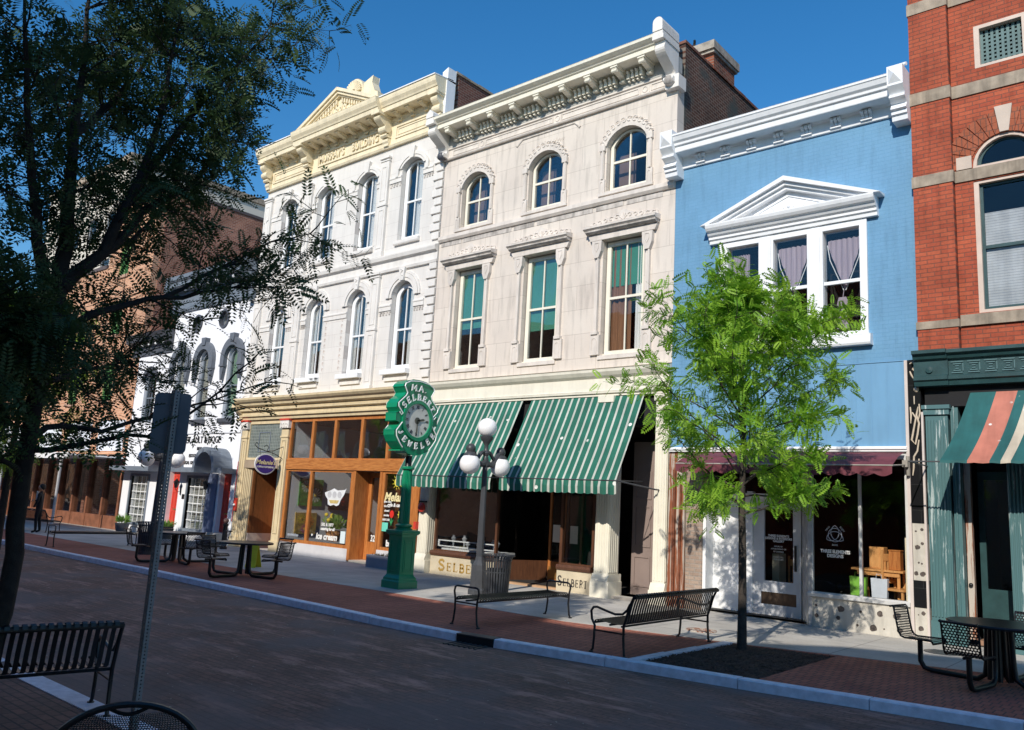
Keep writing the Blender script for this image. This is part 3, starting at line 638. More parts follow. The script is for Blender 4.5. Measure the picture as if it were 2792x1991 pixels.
# triquetra decal
def ribbon(b, pts, w, y):
    n = len(pts); vs = []
    for i in range(n):
        a = Vector(pts[max(i-1,0)]); c = Vector(pts[min(i+1,n-1)]); d = (c-a).normalized(); nx,nz = -d.y*w/2, d.x*w/2
        vs += [(pts[i][0]+nx,y,pts[i][1]+nz),(pts[i][0]-nx,y,pts[i][1]-nz)]
    return b.add(vs,[(2*i,2*i+1,2*i+3,2*i+2) for i in range(n-1)])
b = MB(); cx,cz = -5.42,1.72; r = .125
ribbon(b,[(cx+r*cos(2*pi*k/32),cz+r*sin(2*pi*k/32)) for k in range(33)],.011,-.004)
for q in range(3):
    A = -pi/2+q*2*pi/3; c1 = (cx+.088*cos(A),cz+.088*sin(A)); Rr = .1525
    a0 = A+pi/2; a1 = A+3*pi/2
    ribbon(b,[(c1[0]+Rr*cos(a0+(a1-a0)*k/24),c1[1]+Rr*sin(a0+(a1-a0)*k/24)) for k in range(25)],.011,-.006)
b.build('triquetra_emblem', mat('silver_vinyl',(.50,.50,.55),.4,.05,2,bmp=0), dw)
for s,a,rr in (('BODY',R(40),.175),('MIND',R(140),.175)):
    text('window_lettering', s, .045, SIGNW, dw, (cx+rr*cos(a),-.004,cz+rr*sin(a)), (pi/2,-(a-pi/2),0), .001)
text('window_lettering','SOUL',.045,SIGNW,dw,(cx,-.004,cz-.185),ext=.001)
text('window_lettering','THREE ELEMENTS',.085,SIGNW,dw,(cx,-.005,1.41),ext=.001,bold=.003,sx=.82)
text('window_lettering','DESIGNS',.085,SIGNW,dw,(cx,-.005,1.33),ext=.001,bold=.003,sx=.9)
# ================================================================== LIMESTONE BUILDING (three storeys, green awnings)
lb = thing('limestone_building', 'three storey pinkish limestone shop building with bracketed white cornice and two green striped awnings', 'building')
X0,X1 = -16.80,-8.97
WX = [(-15.99,-14.90),(-13.47,-12.33),(-10.94,-9.77)]
holes = [rect(a,c,5.60,8.50) for a,c in WX]+[arch(a,c,9.78,10.98,.38) for a,c in WX]
wall(lb,X0,X1,5.30,12.0,holes,LIME)
def scroll(b, pts, n_, r, y, rad=.016, wave=True):
    L = [0]
    for p,q in zip(pts,pts[1:]): L.append(L[-1]+math.dist(p,q))
    def at_(s):
        for i in range(len(pts)-1):
            if s <= L[i+1]: t = (s-L[i])/(L[i+1]-L[i]); return lerp(pts[i],pts[i+1],t)
        return pts[-1]
    for k in range(n_):
        c = at_(L[-1]*(k+.5)/n_); sg = 1 if k < n_/2 else -1
        q = [(c[0]+sg*r*(1-t*.55)*cos(2.6-t*4.6), y, c[1]+r*(1-t*.55)*sin(2.6-t*4.6)) for t in [i/9 for i in range(10)]]
        b.tube(q, rad, 5)
for i,(a,c) in enumerate(WX):
    m0 = (a+c)/2
    # upper storey surround
    b = MB(); archband(b, m0, 10.98, (c-a)/2+.0, .38, (c-a)/2+.17, .56, -.05, .0, zlow=0)
    for sgn in (-1,1):
        xx = m0+sgn*((c-a)/2+.10)
        b.box(xx-.085,xx+.085,-.05,.0,9.72,10.1); b.box(xx-.05,xx+.05,-.06,.0,10.1,10.85); b.box(xx-.08,xx+.08,-.09,.0,10.85,11.0)
        b.tube([(xx+.02,-.07,10.1),(xx+.02,-.07,10.85)],.022,6)
    b.box(a-.2,c+.2,-.06,.0,9.66,9.74)
    sr = b.build('window_surround', LIMET, lb, bev=.006)
    b = MB(); w = (c-a)/2+.13; scroll(b, [(m0-w,10.95)]+[(p[0],p[1]) for p in arch(m0-w,m0+w,9,10.98,.55,12)[2:][::-1]]+[(m0+w,10.95)], 12, .085, -.055, .017)
    b.build('carved_scrollwork', LIMET, sr, True)
    for sgn in (-1,1):
        b = MB(); xx = m0+sgn*((c-a)/2+.10); b.tube([(xx-.045,-.055,9.76),(xx-.045,-.055,9.98)]+[(xx+.045*cos(pi-pi*t/6),-.055,9.98+.05*sin(pi*t/6)) for t in range(1,6)]+[(xx+.045,-.055,9.98),(xx+.045,-.055,9.76)],.008,4); b.build('carved_arch_line', LIMET, sr, True)
    win(lb,a+.03,c-.02,9.80,10.98,.36,rail=10.56,mull=1,y=.14,fw=.085,extra=(lambda k: (lambda f,a_,b_,c_,d_,y_: MB().box(a_-.05,a_+(b_-a_)*(.46),y_+.25,y_+.28,c_-.1,c_+1.35-.18*k).build('inner_door', BRCURT if k == 9 else mat('pale_brown_panel',(.20,.13,.11),.8,.1), f)))(i))
    # lower storey
    b = MB()
    for sgn in (-1,1):
        xx = m0+sgn*((c-a)/2+.13)
        b.box(xx-.13,xx+.13,-.07,.0,5.62,6.12); b.box(xx-.095,xx+.095,-.11,-.0,6.12,6.20)
        b.box(xx-.055,xx+.055,-.06,.0,6.2,8.12); b.tube([(xx+.035,-.075,6.2),(xx+.035,-.075,8.1)],.024,6)
        b.slab([(xx-.06,8.05),(xx+.06,8.05),(xx+.13,8.22),(xx+.14,8.48),(xx-.14,8.48),(xx-.13,8.22)],(),-.11,0)
        b.tube([(xx-.06,-.115,8.42),(xx+.06,-.115,8.42),(xx+.055,-.115,8.3),(xx,-.115,8.2),(xx-.055,-.115,8.3),(xx-.06,-.115,8.42)],.011,4)
        b.tube([(xx-.07,-.075,5.66),(xx-.07,-.075,5.96)]+[(xx+.07*cos(pi-pi*t/6),-.075,5.96+.07*sin(pi*t/6)) for t in range(1,6)]+[(xx+.07,-.075,5.96),(xx+.07,-.075,5.66)],.010,4)
    b.slab([(a-.33,8.50),(c+.33,8.50),(c+.38,8.60),(c+.38,8.66),(a-.38,8.66),(a-.38,8.60)],(),-.10,0)
    b.box(a-.05,c+.05,-.04,.0,5.50,5.60)
    sr = b.build('window_surround', LIMET, lb, bev=.006)
    MB().prx([(0,8.66),(-.16,8.66),(-.22,8.70),(-.22,8.74),(0,8.78)],a-.42,c+.40).build('hood_soffit', LIMED, sr)  # underside in a darker limestone than the hood above
    b = MB(); b.prx([(0,8.745),(-.225,8.745),(-.27,8.78),(-.27,8.83),(0,8.88)],a-.46,c+.42)
    b.slab([(a-.42,8.86),(c+.40,8.86),(c+.36,8.98),(m0+.3,9.06),(m0,9.20),(m0-.3,9.06),(a-.38,8.98)],(),-.05,0)
    h = b.build('window_hood', LIMET, sr, bev=.006)
    b = MB(); scroll(b,[(a-.34,8.93),(m0-.1,9.03)],5,.06,-.06,.015); b.build('carved_scrollwork', LIMET, h, True); b = MB(); scroll(b,[(m0+.1,9.03),(c+.34,8.93)],5,.06,-.06,.015); b.build('carved_scrollwork', LIMET, h, True); b = MB()
    for q in range(5): t = pi/2+(q-2)*.5; b.tube([(m0,-.06,8.93),(m0+.13*cos(t),-.06,8.93+.17*sin(t))],[.02,.008],5)
    b.build('carved_palmette', LIMET, h, True)
    ex = [blind(6.78),blind(6.48),multi(blind(7.35),curtain(BRCURT,-1,.62,'brown_curtain'),curtain(CURT,1,.25))][i]
    win(lb,a+.03,c-.02,5.62,8.47,0,rail=7.04,mull=1,y=.14,fw=.11,fmat=IVORY,gmat=GLU if i else GLU,extra=ex)
# belt ledge with stains, architrave, carved line
b = MB(); b.prx([(0,9.44),(-.05,9.44),(-.10,9.50),(-.10,9.60),(0,9.64)],X0+.02,X1); b.build('ledge', LIMET, lb)
b = MB()
for xa,xb in ((-16.7,-15.9),(-15.8,-14.0),(-13.9,-13.2),(-13.1,-11.3),(-11.2,-10.4),(-10.3,-9.3)): b.box(xa,xb,-.012,.0,9.30,9.44)
b.build('stained_band', LIMED, lb)
b = MB(); b.tube([(-13.99,-.01,11.78),(-13.95,-.01,11.74),(-13.90,-.01,11.80),(-13.76,-.01,11.91),(-12.0,-.01,11.91),(-11.88,-.01,11.80),(-11.84,-.01,11.74),(-11.80,-.01,11.78)],.018,5)
b.build('carved_label_moulding', LIMED, lb)
b = MB(); rnd = random.Random(5)
for k in range(9):
    x = -13.2+k*.1; b.tube([(x+rnd.uniform(-.02,.02),-.004,11.52+rnd.uniform(-.02,.02)),(x+.04,-.004,11.62+rnd.uniform(0,.06)),(x+.05,-.004,11.52),(x+.09,-.004,11.60)],.007,4)
b.build('worn_carving', LIMET, lb)
b = MB(); b.prx([(.2,12.0),(-.07,12.0),(-.09,12.03),(-.09,12.05),(-.04,12.07),(-.04,12.30),(-.08,12.32),(-.08,12.36),(.2,12.4)],X0+.0,X1)
xs = [X0+.5,-15.28,-12.55,-9.85,X1-.3]
for xa,xb in ((-16.45,-15.42),(-15.14,-12.70),(-12.40,-10.02),(-9.68,-9.25)):
    b.slab(rect(xa,xb,12.10,12.27),[rect(xa+.025,xb-.025,12.125,12.245)],-.058,-.038)
for x in (-15.28,-12.55,-9.85):
    b.tube([(x+.07*cos(2*pi*k/16),-.045,12.185+.075*sin(2*pi*k/16)) for k in range(17)],.014,5)
    for s_ in (-.125,.125): b.box(x+s_-.01,x+s_+.01,-.055,-.038,12.09,12.28)
b.build('frieze', LIMET, lb)
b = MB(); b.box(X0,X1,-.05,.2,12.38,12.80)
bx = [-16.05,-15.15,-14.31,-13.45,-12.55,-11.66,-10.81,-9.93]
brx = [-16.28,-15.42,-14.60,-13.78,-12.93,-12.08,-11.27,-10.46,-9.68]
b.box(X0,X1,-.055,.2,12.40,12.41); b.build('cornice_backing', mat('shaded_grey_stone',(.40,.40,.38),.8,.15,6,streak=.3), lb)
b = MB(); b.prx([(.2,12.78),(-.58,12.78),(-.58,12.90),(-.62,12.92),(-.64,12.95),(-.68,12.97),(-.75,13.02),(-.76,13.09),(.2,13.14)],X0-.05,X1-.25)
b.build('cornice', IVORY, lb, bev=.006)
for xa,xb in zip(brx,brx[1:]):
    n = 4; w = (xb-xa-.28)/n
    b = MB()
    for k in range(n):
        x = xa+.14+w*k+w*.15; b.box(x,x+w*.62,-.20,-.05,12.52,12.63); b.box(x+.015,x+w*.62-.015,-.15,-.05,12.46,12.50); b.prx([(-.05,12.63),(-.2,12.63),(-.26,12.70),(-.05,12.74)],x+.01,x+w*.55)
    b.build('dentil_group', IVORY, lb)
for x in brx:
    b = MB(); console(b,x-.07,x+.07,-.52,12.78,-.14,12.50,-.05); b.box(x-.10,x+.10,-.56,-.05,12.735,12.785); b.tube([(x-.075,-.50,12.66),(x+.075,-.50,12.66)],.045,10)
    b.build('bracket', IVORY, lb, bev=.004)
for x,w in ((X0+.02,.15),(X1-.12,.13)):
    b = MB(); console(b,x-w,x+w,-.66,12.92,-.16,12.05,0,14); b.box(x-w-.02,x+w+.02,-.78,0,12.90,13.0)
    b.box(x-w,x+w,-.78,0,13.0,13.12)
    if x > -12: b.slab([(x-w,13.1),(x+w,13.1),(x+w,13.32)]+[(x+w*cos(pi*k/8),13.32+w*sin(pi*k/8)) for k in range(1,8)]+[(x-w,13.32)],(),-.80,.0); b.box(x-w-.0,x+w+.10,-.16,.2,11.92,12.25)
    else: b.slab([(x-w,13.1),(x+w,13.1),(x+w,13.22),(x,13.36),(x-w,13.22)],(),-.80,.0)
    b.build('end_console', GREYT, lb, bev=.006)
    MB().ball((x,-.20,12.10),.13,14).build('ball_finial', LIMED if x > -12 else DSLATE, lb, True)
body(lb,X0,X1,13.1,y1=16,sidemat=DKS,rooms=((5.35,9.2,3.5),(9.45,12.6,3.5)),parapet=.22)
MB().box(X0+.25,X1-.25,.2,.5,12.4,13.05).build('rear_parapet', DKS, lb)
b = MB()
for k in range(40): b.box(X1-.28,X1+.03,.3+k*.38,.3+k*.38+.36,13.3,13.36+random.uniform(0,.025))
b.build('parapet_coping', mat('terracotta_coping',(.20,.09,.06),.8,.3), lb)
b = MB(); b.box(-9.55,-8.93,1.75,2.95,13.3,13.78); ch = b.build('chimney', brick('chimney_brick',(.36,.11,.06),(.14,.06,.04),(.3,.25,.2),ax='yz',bw=.23,bh=.08,ms=.01,var=.5,dirt=.3), lb)
b = MB(); b.box(-9.62,-8.88,1.66,3.04,13.72,13.80); b.box(-9.66,-8.85,1.6,3.1,13.80,14.02); b.build('chimney_cap', mat('chimney_cap_stone',(.36,.32,.27),.9,.3,6), ch)
tag(MB().ball((0,0,.09),.055,8,1.2).tube([(0,0,.12),(.03,-.03,.20)],[.035,.035],8).ball((.03,-.035,.22),.035,6).tube([(.03,-.06,.22),(.035,-.10,.215)],[.012,.003],5).tube([(0,.02,.09),(-.03,.12,.02)],[.03,.012],6).tube([(0,0,.06),(0,0,0)],.006,4).build('bird', BLACK, loc=(-9.5,1.75,14.02)), 'small dark bird perched on the stone chimney cap', 'bird')
# storefront of limestone building
b = MB(); b.prx([(.3,4.66),(-.12,4.66),(-.13,4.72),(-.10,4.74),(-.10,5.02),(-.14,5.05),(-.18,5.08),(-.24,5.16),(-.25,5.22),(.0,5.27),(.3,5.30)],X0+.05,X1); b.build('shop_cornice', IVORY, lb, bev=.005)
b = MB(); b.prx([(-.02,4.60),(-.08,4.60),(-.08,4.655),(-.02,4.66)],-16.6,X1); b.build('awning_rail', IVORY, lb)
MB().box(X0+.4,X1-.4,.05,.3,3.9,4.66).build('dark_header', VOID, lb)
MB().lathe([(.0005,0),(.03,0),(.03,.05),(.0005,.06)],(0,0,0),10).build('brass_cap', mat('brass',(.5,.3,.06),.3,.1,metal=.8), lb, True, (-16.66,-.12,4.78)).rotation_euler = (pi/2,0,0)
def column(par, xa, xb, ya, top, base=.42, name='shop_column', side=False):
    b = MB(); b.box(xa-.06,xb+.06,ya-.06,ya+.5,.0,base-.06); b.prx([(ya+.5,base-.06),(ya-.06,base-.06),(ya-.04,base+.02),(ya,base+.10),(ya+.5,base+.10)],xa-.03,xb+.03)
    b.box(xa,xb,ya,ya+.44,base+.08,top); n = max(3,int((xb-xa)/.065))
    for k in range(n):
        x = xa+.02+(xb-xa-.04)*(k+.2)/n; b.box(x,x+(xb-xa-.04)/n*.55,ya-.014,ya,base+.14,top-.2)
    for k in range(5):
        y = ya+.03+k*.08; b.box(xb,xb+.014,y,y+.045,base+.14,top-.2)
    b.box(xa-.03,xb+.03,ya-.04,ya+.44,top-.16,top); return b.build(name, IVORY, par, bev=.004)
column(lb,-10.80,-10.42,-.12,4.6); column(lb,-9.33,-9.03,-.03,4.6,.36); column(lb,-16.78,-16.42,-.05,4.6,.40)
# display bays and recessed entrance
def bay(xa, xb, name, par):
    f = MB().slab(rect(xa,xb,.56,3.9),[rect(xa+.07,xb-.07,.66,3.85)],.12,.2); f.prx([(.2,.50),(.02,.50),(.0,.56),(.02,.62),(.2,.64)],xa,xb)
    o = f.build(name, DWOOD, par); MB().box(xa+.05,xb-.05,.15,.156,.62,3.87).build('pane', GLS, o)
    MB().box(xa,xb,.05,.18,.0,.5).build('sign_plinth', mat('cream_plinth',(.58,.50,.36),.7,.15,2.), par); return o
ba = bay(-16.30,-14.0,'display_window',lb); bc = bay(-11.98,-10.98,'display_window',lb)
f = MB(); f.add([(-14.0,.12,.6),(-13.4,1.5,.6),(-13.4,1.5,3.9),(-14.0,.12,3.9)],[(0,1,2,3)]); f.build('pane', GLS, ba)
f = MB(); f.add([(-14.0,.12,.0),(-13.4,1.5,.0),(-13.4,1.5,.56),(-14.0,.12,.56)],[(0,1,2,3)]); f.build('sign_plinth', DWOOD, lb)
f = MB(); f.add([(-11.98,.12,.6),(-12.3,1.5,.6),(-12.3,1.5,3.9),(-11.98,.12,3.9)],[(0,1,2,3)]); f.build('pane', GLS, bc)
f = MB(); f.add([(-11.98,.12,.0),(-12.3,1.5,.0),(-12.3,1.5,.56),(-11.98,.12,.56)],[(0,1,2,3)]); f.build('sign_plinth', DWOOD, lb)
for xa in (-13.38,-12.82):
    d_ = MB().slab(rect(xa,xa+.52,.06,2.5),[rect(xa+.07,xa+.45,.55,2.4)],1.5,1.55).build('door', WOODV if xa < -13 else DWOOD, lb)
    MB().box(xa+.06,xa+.46,1.52,1.525,.53,2.42).build('pane', GLU, d_); MB().box(xa+.04,xa+.48,1.49,1.5,.12,.42).build('kick_plate', mat('brass_plate',(.42,.22,.07),.35,.2,metal=.6), d_)
    MB().box(xa+.14,xa+.38,1.49,1.497,1.05,1.5).build('paper_notice', SIGNW, d_)
MB().box(-13.4,-12.3,1.5,1.6,2.5,3.9).build('transom_panel', VOID, lb)
MB().box(-14.0,-12.0,.13,1.5,.004,.05).build('entry_floor', mat('tan_entry_floor',(.45,.28,.16),.8,.2), lb)
# side entrance (recessed double door)
dm = mat('mauve_brown_door',(.26,.20,.18),.6,.08); b = MB(); b.box(-10.42,-9.33,.86,.9,.05,3.6)
b.build('door', dm, lb); d2 = MB()
for xa in (-10.36,-9.82):
    for z0,z1 in ((.25,.95),(1.15,2.1),(2.25,2.9)): d2.slab(rect(xa,xa+.45,z0,z1),[rect(xa+.04,xa+.41,z0+.04,z1-.04)],.84,.86)
d2.build('door_panelling', dm, lb); MB().ball((-9.72,.82,1.15),.035,8).build('doorknob', BLACK, lb, True)
MB().box(-10.45,-9.30,.0,.9,-.0,.06).build('doorstep', CONC, lb); MB().box(-9.36,-9.33,.4,.9,.06,3.6).build('door_jamb', dm, lb)
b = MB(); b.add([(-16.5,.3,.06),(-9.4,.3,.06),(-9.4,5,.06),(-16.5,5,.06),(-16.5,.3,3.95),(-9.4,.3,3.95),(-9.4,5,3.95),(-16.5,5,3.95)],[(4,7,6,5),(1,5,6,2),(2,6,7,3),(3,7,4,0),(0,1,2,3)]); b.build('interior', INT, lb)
# display goods behind the left pane
b = MB(); b.box(-16.1,-14.1,.25,1.0,.64,.70); b.slab([(-16.2,.74),(-14.1,.74),(-14.1,.92),(-16.2,.92)],[rect(-16.15,-14.15,.77,.89)],.2,.22); b.build('display_shelf', WHITE, lb)
rnd = random.Random(2)
for k in range(7):
    x = -16.0+k*.27; h = rnd.uniform(.16,.36); pr = [(.05,0),(.07,.02),(.02,.05),(.035,h*.5),(.075,h*.75),(.03,h*.9),(.045,h),(.02,h)]
    tag(MB().lathe(pr,(0,0,0),12).build('glass_vase', mat('crystal_grey%d'%k,(.25+.1*(k%3),.27+.1*(k%3),.30+.1*(k%3)),.15,.1), smooth=True, loc=(x,.6+.15*(k%2),.70)), ['leftmost','second','third','middle','fifth','sixth','rightmost'][k]+' of seven pale glass ornaments on the white shelf of the jeweller window','ornament','ornaments in the jeweller display window')
# serif stroke lettering SELBERT
GL_ = {'S':[[(.85,.82),(.6,1),(.25,.95),(.12,.75),(.3,.56),(.65,.46),(.88,.26),(.7,.04),(.3,.0),(.1,.2)]],
 'E':[[(.2,0),(.2,1)],[(.1,1),(.85,1),(.85,.8)],[(.2,.52),(.65,.52)],[(.65,.62),(.65,.42)],[(.1,0),(.88,0),(.9,.22)]],
 'L':[[(.25,0),(.25,1)],[(.08,1),(.45,1)],[(.08,0),(.88,0),(.9,.24)]],
 'B':[[(.2,0),(.2,1)],[(.06,1),(.6,1),(.8,.85),(.78,.65),(.55,.53),(.2,.53)],[(.55,.53),(.88,.42),(.9,.15),(.65,0),(.06,0)]],
 'R':[[(.2,0),(.2,1)],[(.06,1),(.6,1),(.82,.85),(.8,.62),(.55,.5),(.2,.5)],[(.5,.5),(.85,0),(1,0)],[(.06,0),(.36,0)]],
 'T':[[(.5,0),(.5,1)],[(.05,.78),(.05,1),(.95,1),(.95,.78)],[(.32,0),(.68,0)]],
 'M':[[(.05,0),(.1,1),(.5,.3),(.9,1),(.95,0)]],'A':[[(.05,0),(.5,1),(.95,0)],[(.25,.38),(.75,.38)]],
 'J':[[(.7,1),(.7,.25),(.5,.02),(.25,.1),(.2,.3)]],'W':[[(.0,1),(.25,0),(.5,.8),(.75,0),(1,1)]],'.':[[(.4,0),(.5,.06)]]}
def strokes(ch): return GL_[ch]
def serif(par, s, x, z, h, w, mt, y, big=1.35):
    b = MB(); cx_ = x
    for i,ch in enumerate(s):
        k = big if i == 0 else 1; hh = h*k; ww = w*k
        for st in strokes(ch):
            pts = [(cx_+p[0]*ww*.78, z+p[1]*hh) for p in st]
            vert = abs(pts[0][0]-pts[-1][0]) < .3*ww and len(pts) == 2
            ribbon(b, pts, ww*(.20 if vert or len(st) > 4 else .085), y)
        cx_ += ww*.98
    return b.build('gilt_lettering', mt, par)
serif(lb,'SELBERT',-15.98,.13,.20,.24,GOLD,.044); serif(lb,'SELBERT',-11.94,.14,.16,.122,DARKL,.044)
# green awnings
def awning(x0, x1, lab):
    b = MB(); zt,zf,zv,p = 4.61,2.58,2.30,1.13; n = 12; m_ = int((x1-x0)/.20)*8; vs = []; mm = 48
    for i in range(n+1):
        for k in range(mm+1):
            t = i/n; u = k/mm; rib = abs(sin(pi*u*3)); y = -.05-(p-.05)*t; z = zt+(zf-zt)*t-(.03+.035*rib)*sin(pi*t)+.006*sin(u*41+t*5)*sin(pi*t)+.005*sin(u*17-t*13)*sin(pi*t); vs.append((x0+(x1-x0)*u,y,z))
    b.add(vs,[(i*(mm+1)+k,i*(mm+1)+k+1,(i+1)*(mm+1)+k+1,(i+1)*(mm+1)+k) for i in range(n) for k in range(mm)])
    vs = []
    for k in range(m_+1):
        x = x0+(x1-x0)*k/m_; w = .018*sin(k*.55)+.01*sin(k*.21); vs += [(x,-p,zf),(x,-p-.01+w,zf-.14),(x,-p+w,zv-.025*abs(sin(pi*k/8)))]
    b.add(vs,[(3*k+j,3*k+3+j,3*k+4+j,3*k+1+j) for k in range(m_) for j in (0,1)])
    o = b.build('awning', AWG, lb); tag(o, lab)
    b = MB(); b.tube([(x0,-.05,2.62),(x0,-p,zf),(x1,-p,zf),(x1,-.05,2.62)],.014,6)
    MB().tube([(x0,-.05,zt),(x1,-.05,zt)],.03,6).build('roller', IRON, o)
    b.build('awning_frame', IRON, o); return o
awning(-16.62,-13.20,'left green and white striped awning in the shadow of the clock'); awning(-12.93,-9.62,'right green and white striped awning')
MB().tube([(-9.62,-1.1,2.58),(-9.2,-.2,2.45),(-9.2,-.05,2.45)],.018,6).build('awning_arm', IRON, lb)
b = MB(); b.box(-16.86,-16.76,-.16,-.05,1.15,1.35); b.build('alarm_box', RED, lb)
fa = thing('fire_alarm_bell','round red bell on the cream pillar beside the left green awning','alarm bell',(-16.6,-.12,1.75)); MB().lathe([(.13,0),(.13,.04),(.09,.08),(.0005,.10)],(0,0,0),18).build('gong', RED, fa, True).rotation_euler = (pi/2,0,0)
MB().box(-.14,.14,-.01,.05,.14,.18).build('hood', BLACK, fa)
# ================================================================== CREAM CORNICED BUILDING (pediment, dated)
mb = thing('pedimented_building', 'three storey pale stone building with yellow cream cornice, dated pediment and brown wooden shopfront', 'building')
A0,A1 = -26.38,-16.83
MW = [(-25.30,-24.32),(-23.13,-22.14),(-20.90,-19.93),(-18.74,-17.74)]
holes = [arch(a,c,5.74,8.02,.49) for a,c in MW]+[arch(a,c,9.84,12.25,.26) for a,c in MW]
wall(mb,A0,A1,5.12,13.2,holes,GREYSTONE)
for i,(a,c) in enumerate(MW):
    m0 = (a+c)/2; w = (c-a)/2
    b = MB(); archband(b,m0,8.02,w,.49,w+.09,.58,-.05,0); archband(b,m0,8.02,w+.10,.59,w+.20,.72,-.075,0); archband(b,m0,8.02,w+.21,.73,w+.28,.80,-.05,0)
    s_ = b.build('arch_moulding', GREYT, mb)
    MB().slab([(m0-.09,8.50),(m0+.09,8.50),(m0+.13,8.92),(m0-.13,8.92)],(),-.13,0).tube([(m0-.05,-.135,8.86),(m0+.05,-.135,8.8),(m0-.05,-.135,8.72),(m0+.05,-.135,8.64)],.02,5).build('keystone', GREYT, mb, bev=.006)
    b = MB(); archband(b,m0,12.25,w,.26,w+.08,.34,-.05,0); archband(b,m0,12.25,w+.10,.35,w+.24,.47,-.07,0); b.box(m0-w-.24,m0-w-.13,-.07,0,12.0,12.25); b.box(m0+w+.13,m0+w+.24,-.07,0,12.0,12.25)
    b.build('arch_moulding', GREYT, mb)
    MB().slab([(m0-.09,12.48),(m0+.09,12.48),(m0+.13,12.86),(m0-.13,12.86)],(),-.12,0).build('keystone', GREYT, mb, bev=.006)
    cu = multi(curtain(CURT,1,.55)); cu2 = multi(curtain(CURT,1,.40),curtain(CURT,-1,.18) if i != 3 else (lambda *a: None))
    win(mb,a+.02,c-.02,5.77,8.02,.47,rail=7.03,mull=1,y=.16,fw=.16,fmat=WHITE,extra=cu2)
    win(mb,a+.02,c-.02,9.86,12.25,.24,rail=11.15,mull=1,y=.16,fw=.14,fmat=WHITE,extra=cu)
    MB().box(a-.10,c+.06,-.19,.16,5.60,5.75).build('sill_box', WHITE, mb, bev=.004)
    b = MB(); b.box(a-.02,c+.0,-.06,0,5.42,5.59); b.build('sill_panel', GREYT, mb)
    b = MB(); b.prx([(.16,9.70),(-.08,9.70),(-.10,9.74),(-.10,9.83),(.16,9.86)],a-.06,c+.06); b.build('sill', GREYT, mb)
# impost bands with dentils
def band(z, xs_):
    for xa,xb in xs_: MB().prx([(0,z-.16),(-.03,z-.16),(-.03,z-.04),(-.05,z-.02),(-.05,z+.02),(-.03,z+.04),(0,z+.05)],xa,xb).build('impost_band', GREYT, mb)
gaps = [(-25.93,-25.6),(-24.02,-23.87),(-23.43,-23.40),(-21.85,-21.2),(-19.64,-19.75),(-19.30,-19.02),(-17.45,-17.28)]
for z,ins in ((7.80,.30),(12.0,.27)):
    seg = [(-25.94,MW[0][0]-.0),(MW[0][1],-23.86),(-23.42,MW[1][0]),(MW[1][1],MW[2][0]),(MW[2][1],-19.74),(-19.30,MW[3][0]),(MW[3][1],-17.28)]
    band(z,seg)
    for xa,xb in (seg[1],seg[5],seg[6],seg[2]):
        b = MB(); n = 4; w = (xb-xa)
        for k in range(n): x = xa+w*(k+.35)/n; b.box(x,x+w*.12,-.018,0,z-.30,z-.19); b.box(x,x+w*.17,-.016,0,z-.22,z-.19)
        b.build('dentil_row', LIMED, mb)
b = MB()
for xa,xb in ((A0,-25.95),(-23.85,-23.44),(-19.72,-19.32),):
    for z0,z1 in ((5.15,8.88),(9.42,12.78)):
        b = MB(); b.box(xa,xb,-.09,0,z0,z1); b.box(xa-.03,xb+.03,-.14,0,z1-.03,z1+.03); b.box(xa-.02,xb+.02,-.115,0,z1-.12,z1-.08); b.box(xa-.02,xb+.02,-.13,0,z0,z0+.18)
        zm = z0+(z1-z0)*.52; b.box(xa-.02,xb+.02,-.12,0,zm-.03,zm+.03)
        for za,zb in ((z0+.3,zm-.15),(zm+.15,z1-.3)): b.slab(rect(xa+.08,xb-.08,za,zb),[rect(xa+.11,xb-.11,za+.03,zb-.03)],-.105,-.088)
        b.build('wall_pilaster', GREYT, mb)
b = MB()
for k in range(13):
    z = 5.45+k*.27
    if z < 8.8: b.box(-17.24 if k%2 else -17.12,A1,-.06,0,z,z+.22)
b.build('quoins', GREYT, mb, bev=.008); b = MB()
for k in range(12): z = 9.6+k*.27; b.box(-17.24 if k%2 else -17.12,A1,-.06,0,z,z+.22)
b.build('quoins', GREYT, mb, bev=.008)
b = MB(); b.prx([(0,8.86),(-.07,8.88),(-.09,8.96),(-.04,8.98),(-.03,9.2),(-.08,9.24),(-.13,9.26),(-.16,9.36),(-.16,9.40),(0,9.46)],A0,A1); b.build('belt_course', GREYT, mb)
# two carved panel strips between second and third window columns
b = MB(); rnd = random.Random(9)
for x in (-21.95,-21.1,-19.78):
    for k in range(9): b.tube([(x+.03*cos(t),-.01,6.0+k*.2+.05*sin(t)) for t in [j*1. for j in range(6)]],.010,4)
b.build('carved_strip', mat('rosy_stone',(.62,.54,.49),.8,.08), mb)
# entablature
b = MB(); prof = [(.2,13.10),(-.09,13.10),(-.11,13.16),(-.08,13.18),(-.08,13.30),(-.06,13.32),(-.06,14.02),(-.10,14.05),(-.12,14.12),(-.30,14.13),(-.32,14.14)]
cor = [(.2,14.12),(-.52,14.12),(-.53,14.26),(-.56,14.28),(-.58,14.33),(-.64,14.42),(-.66,14.50),(-.67,14.58),(.2,14.68)]
b = MB(); b.prx([(.2,13.10),(-.09,13.10),(-.12,13.17),(-.06,13.22),(-.06,13.95),(-.12,14.02),(-.12,14.13),(.2,14.14)],A0+.0,A1); b.build('frieze', CREAM, mb)
b = MB()
for xa,xb in ((-26.05,-23.95),(-19.15,-17.2)):
    b.slab(rect(xa,xb,13.36,13.80),[rect(xa+.06,xb-.06,13.42,13.74)],-.09,-.06); b.slab(rect(xa+.1,xb-.1,13.46,13.70),[rect(xa+.14,xb-.14,13.50,13.66)],-.08,-.06)
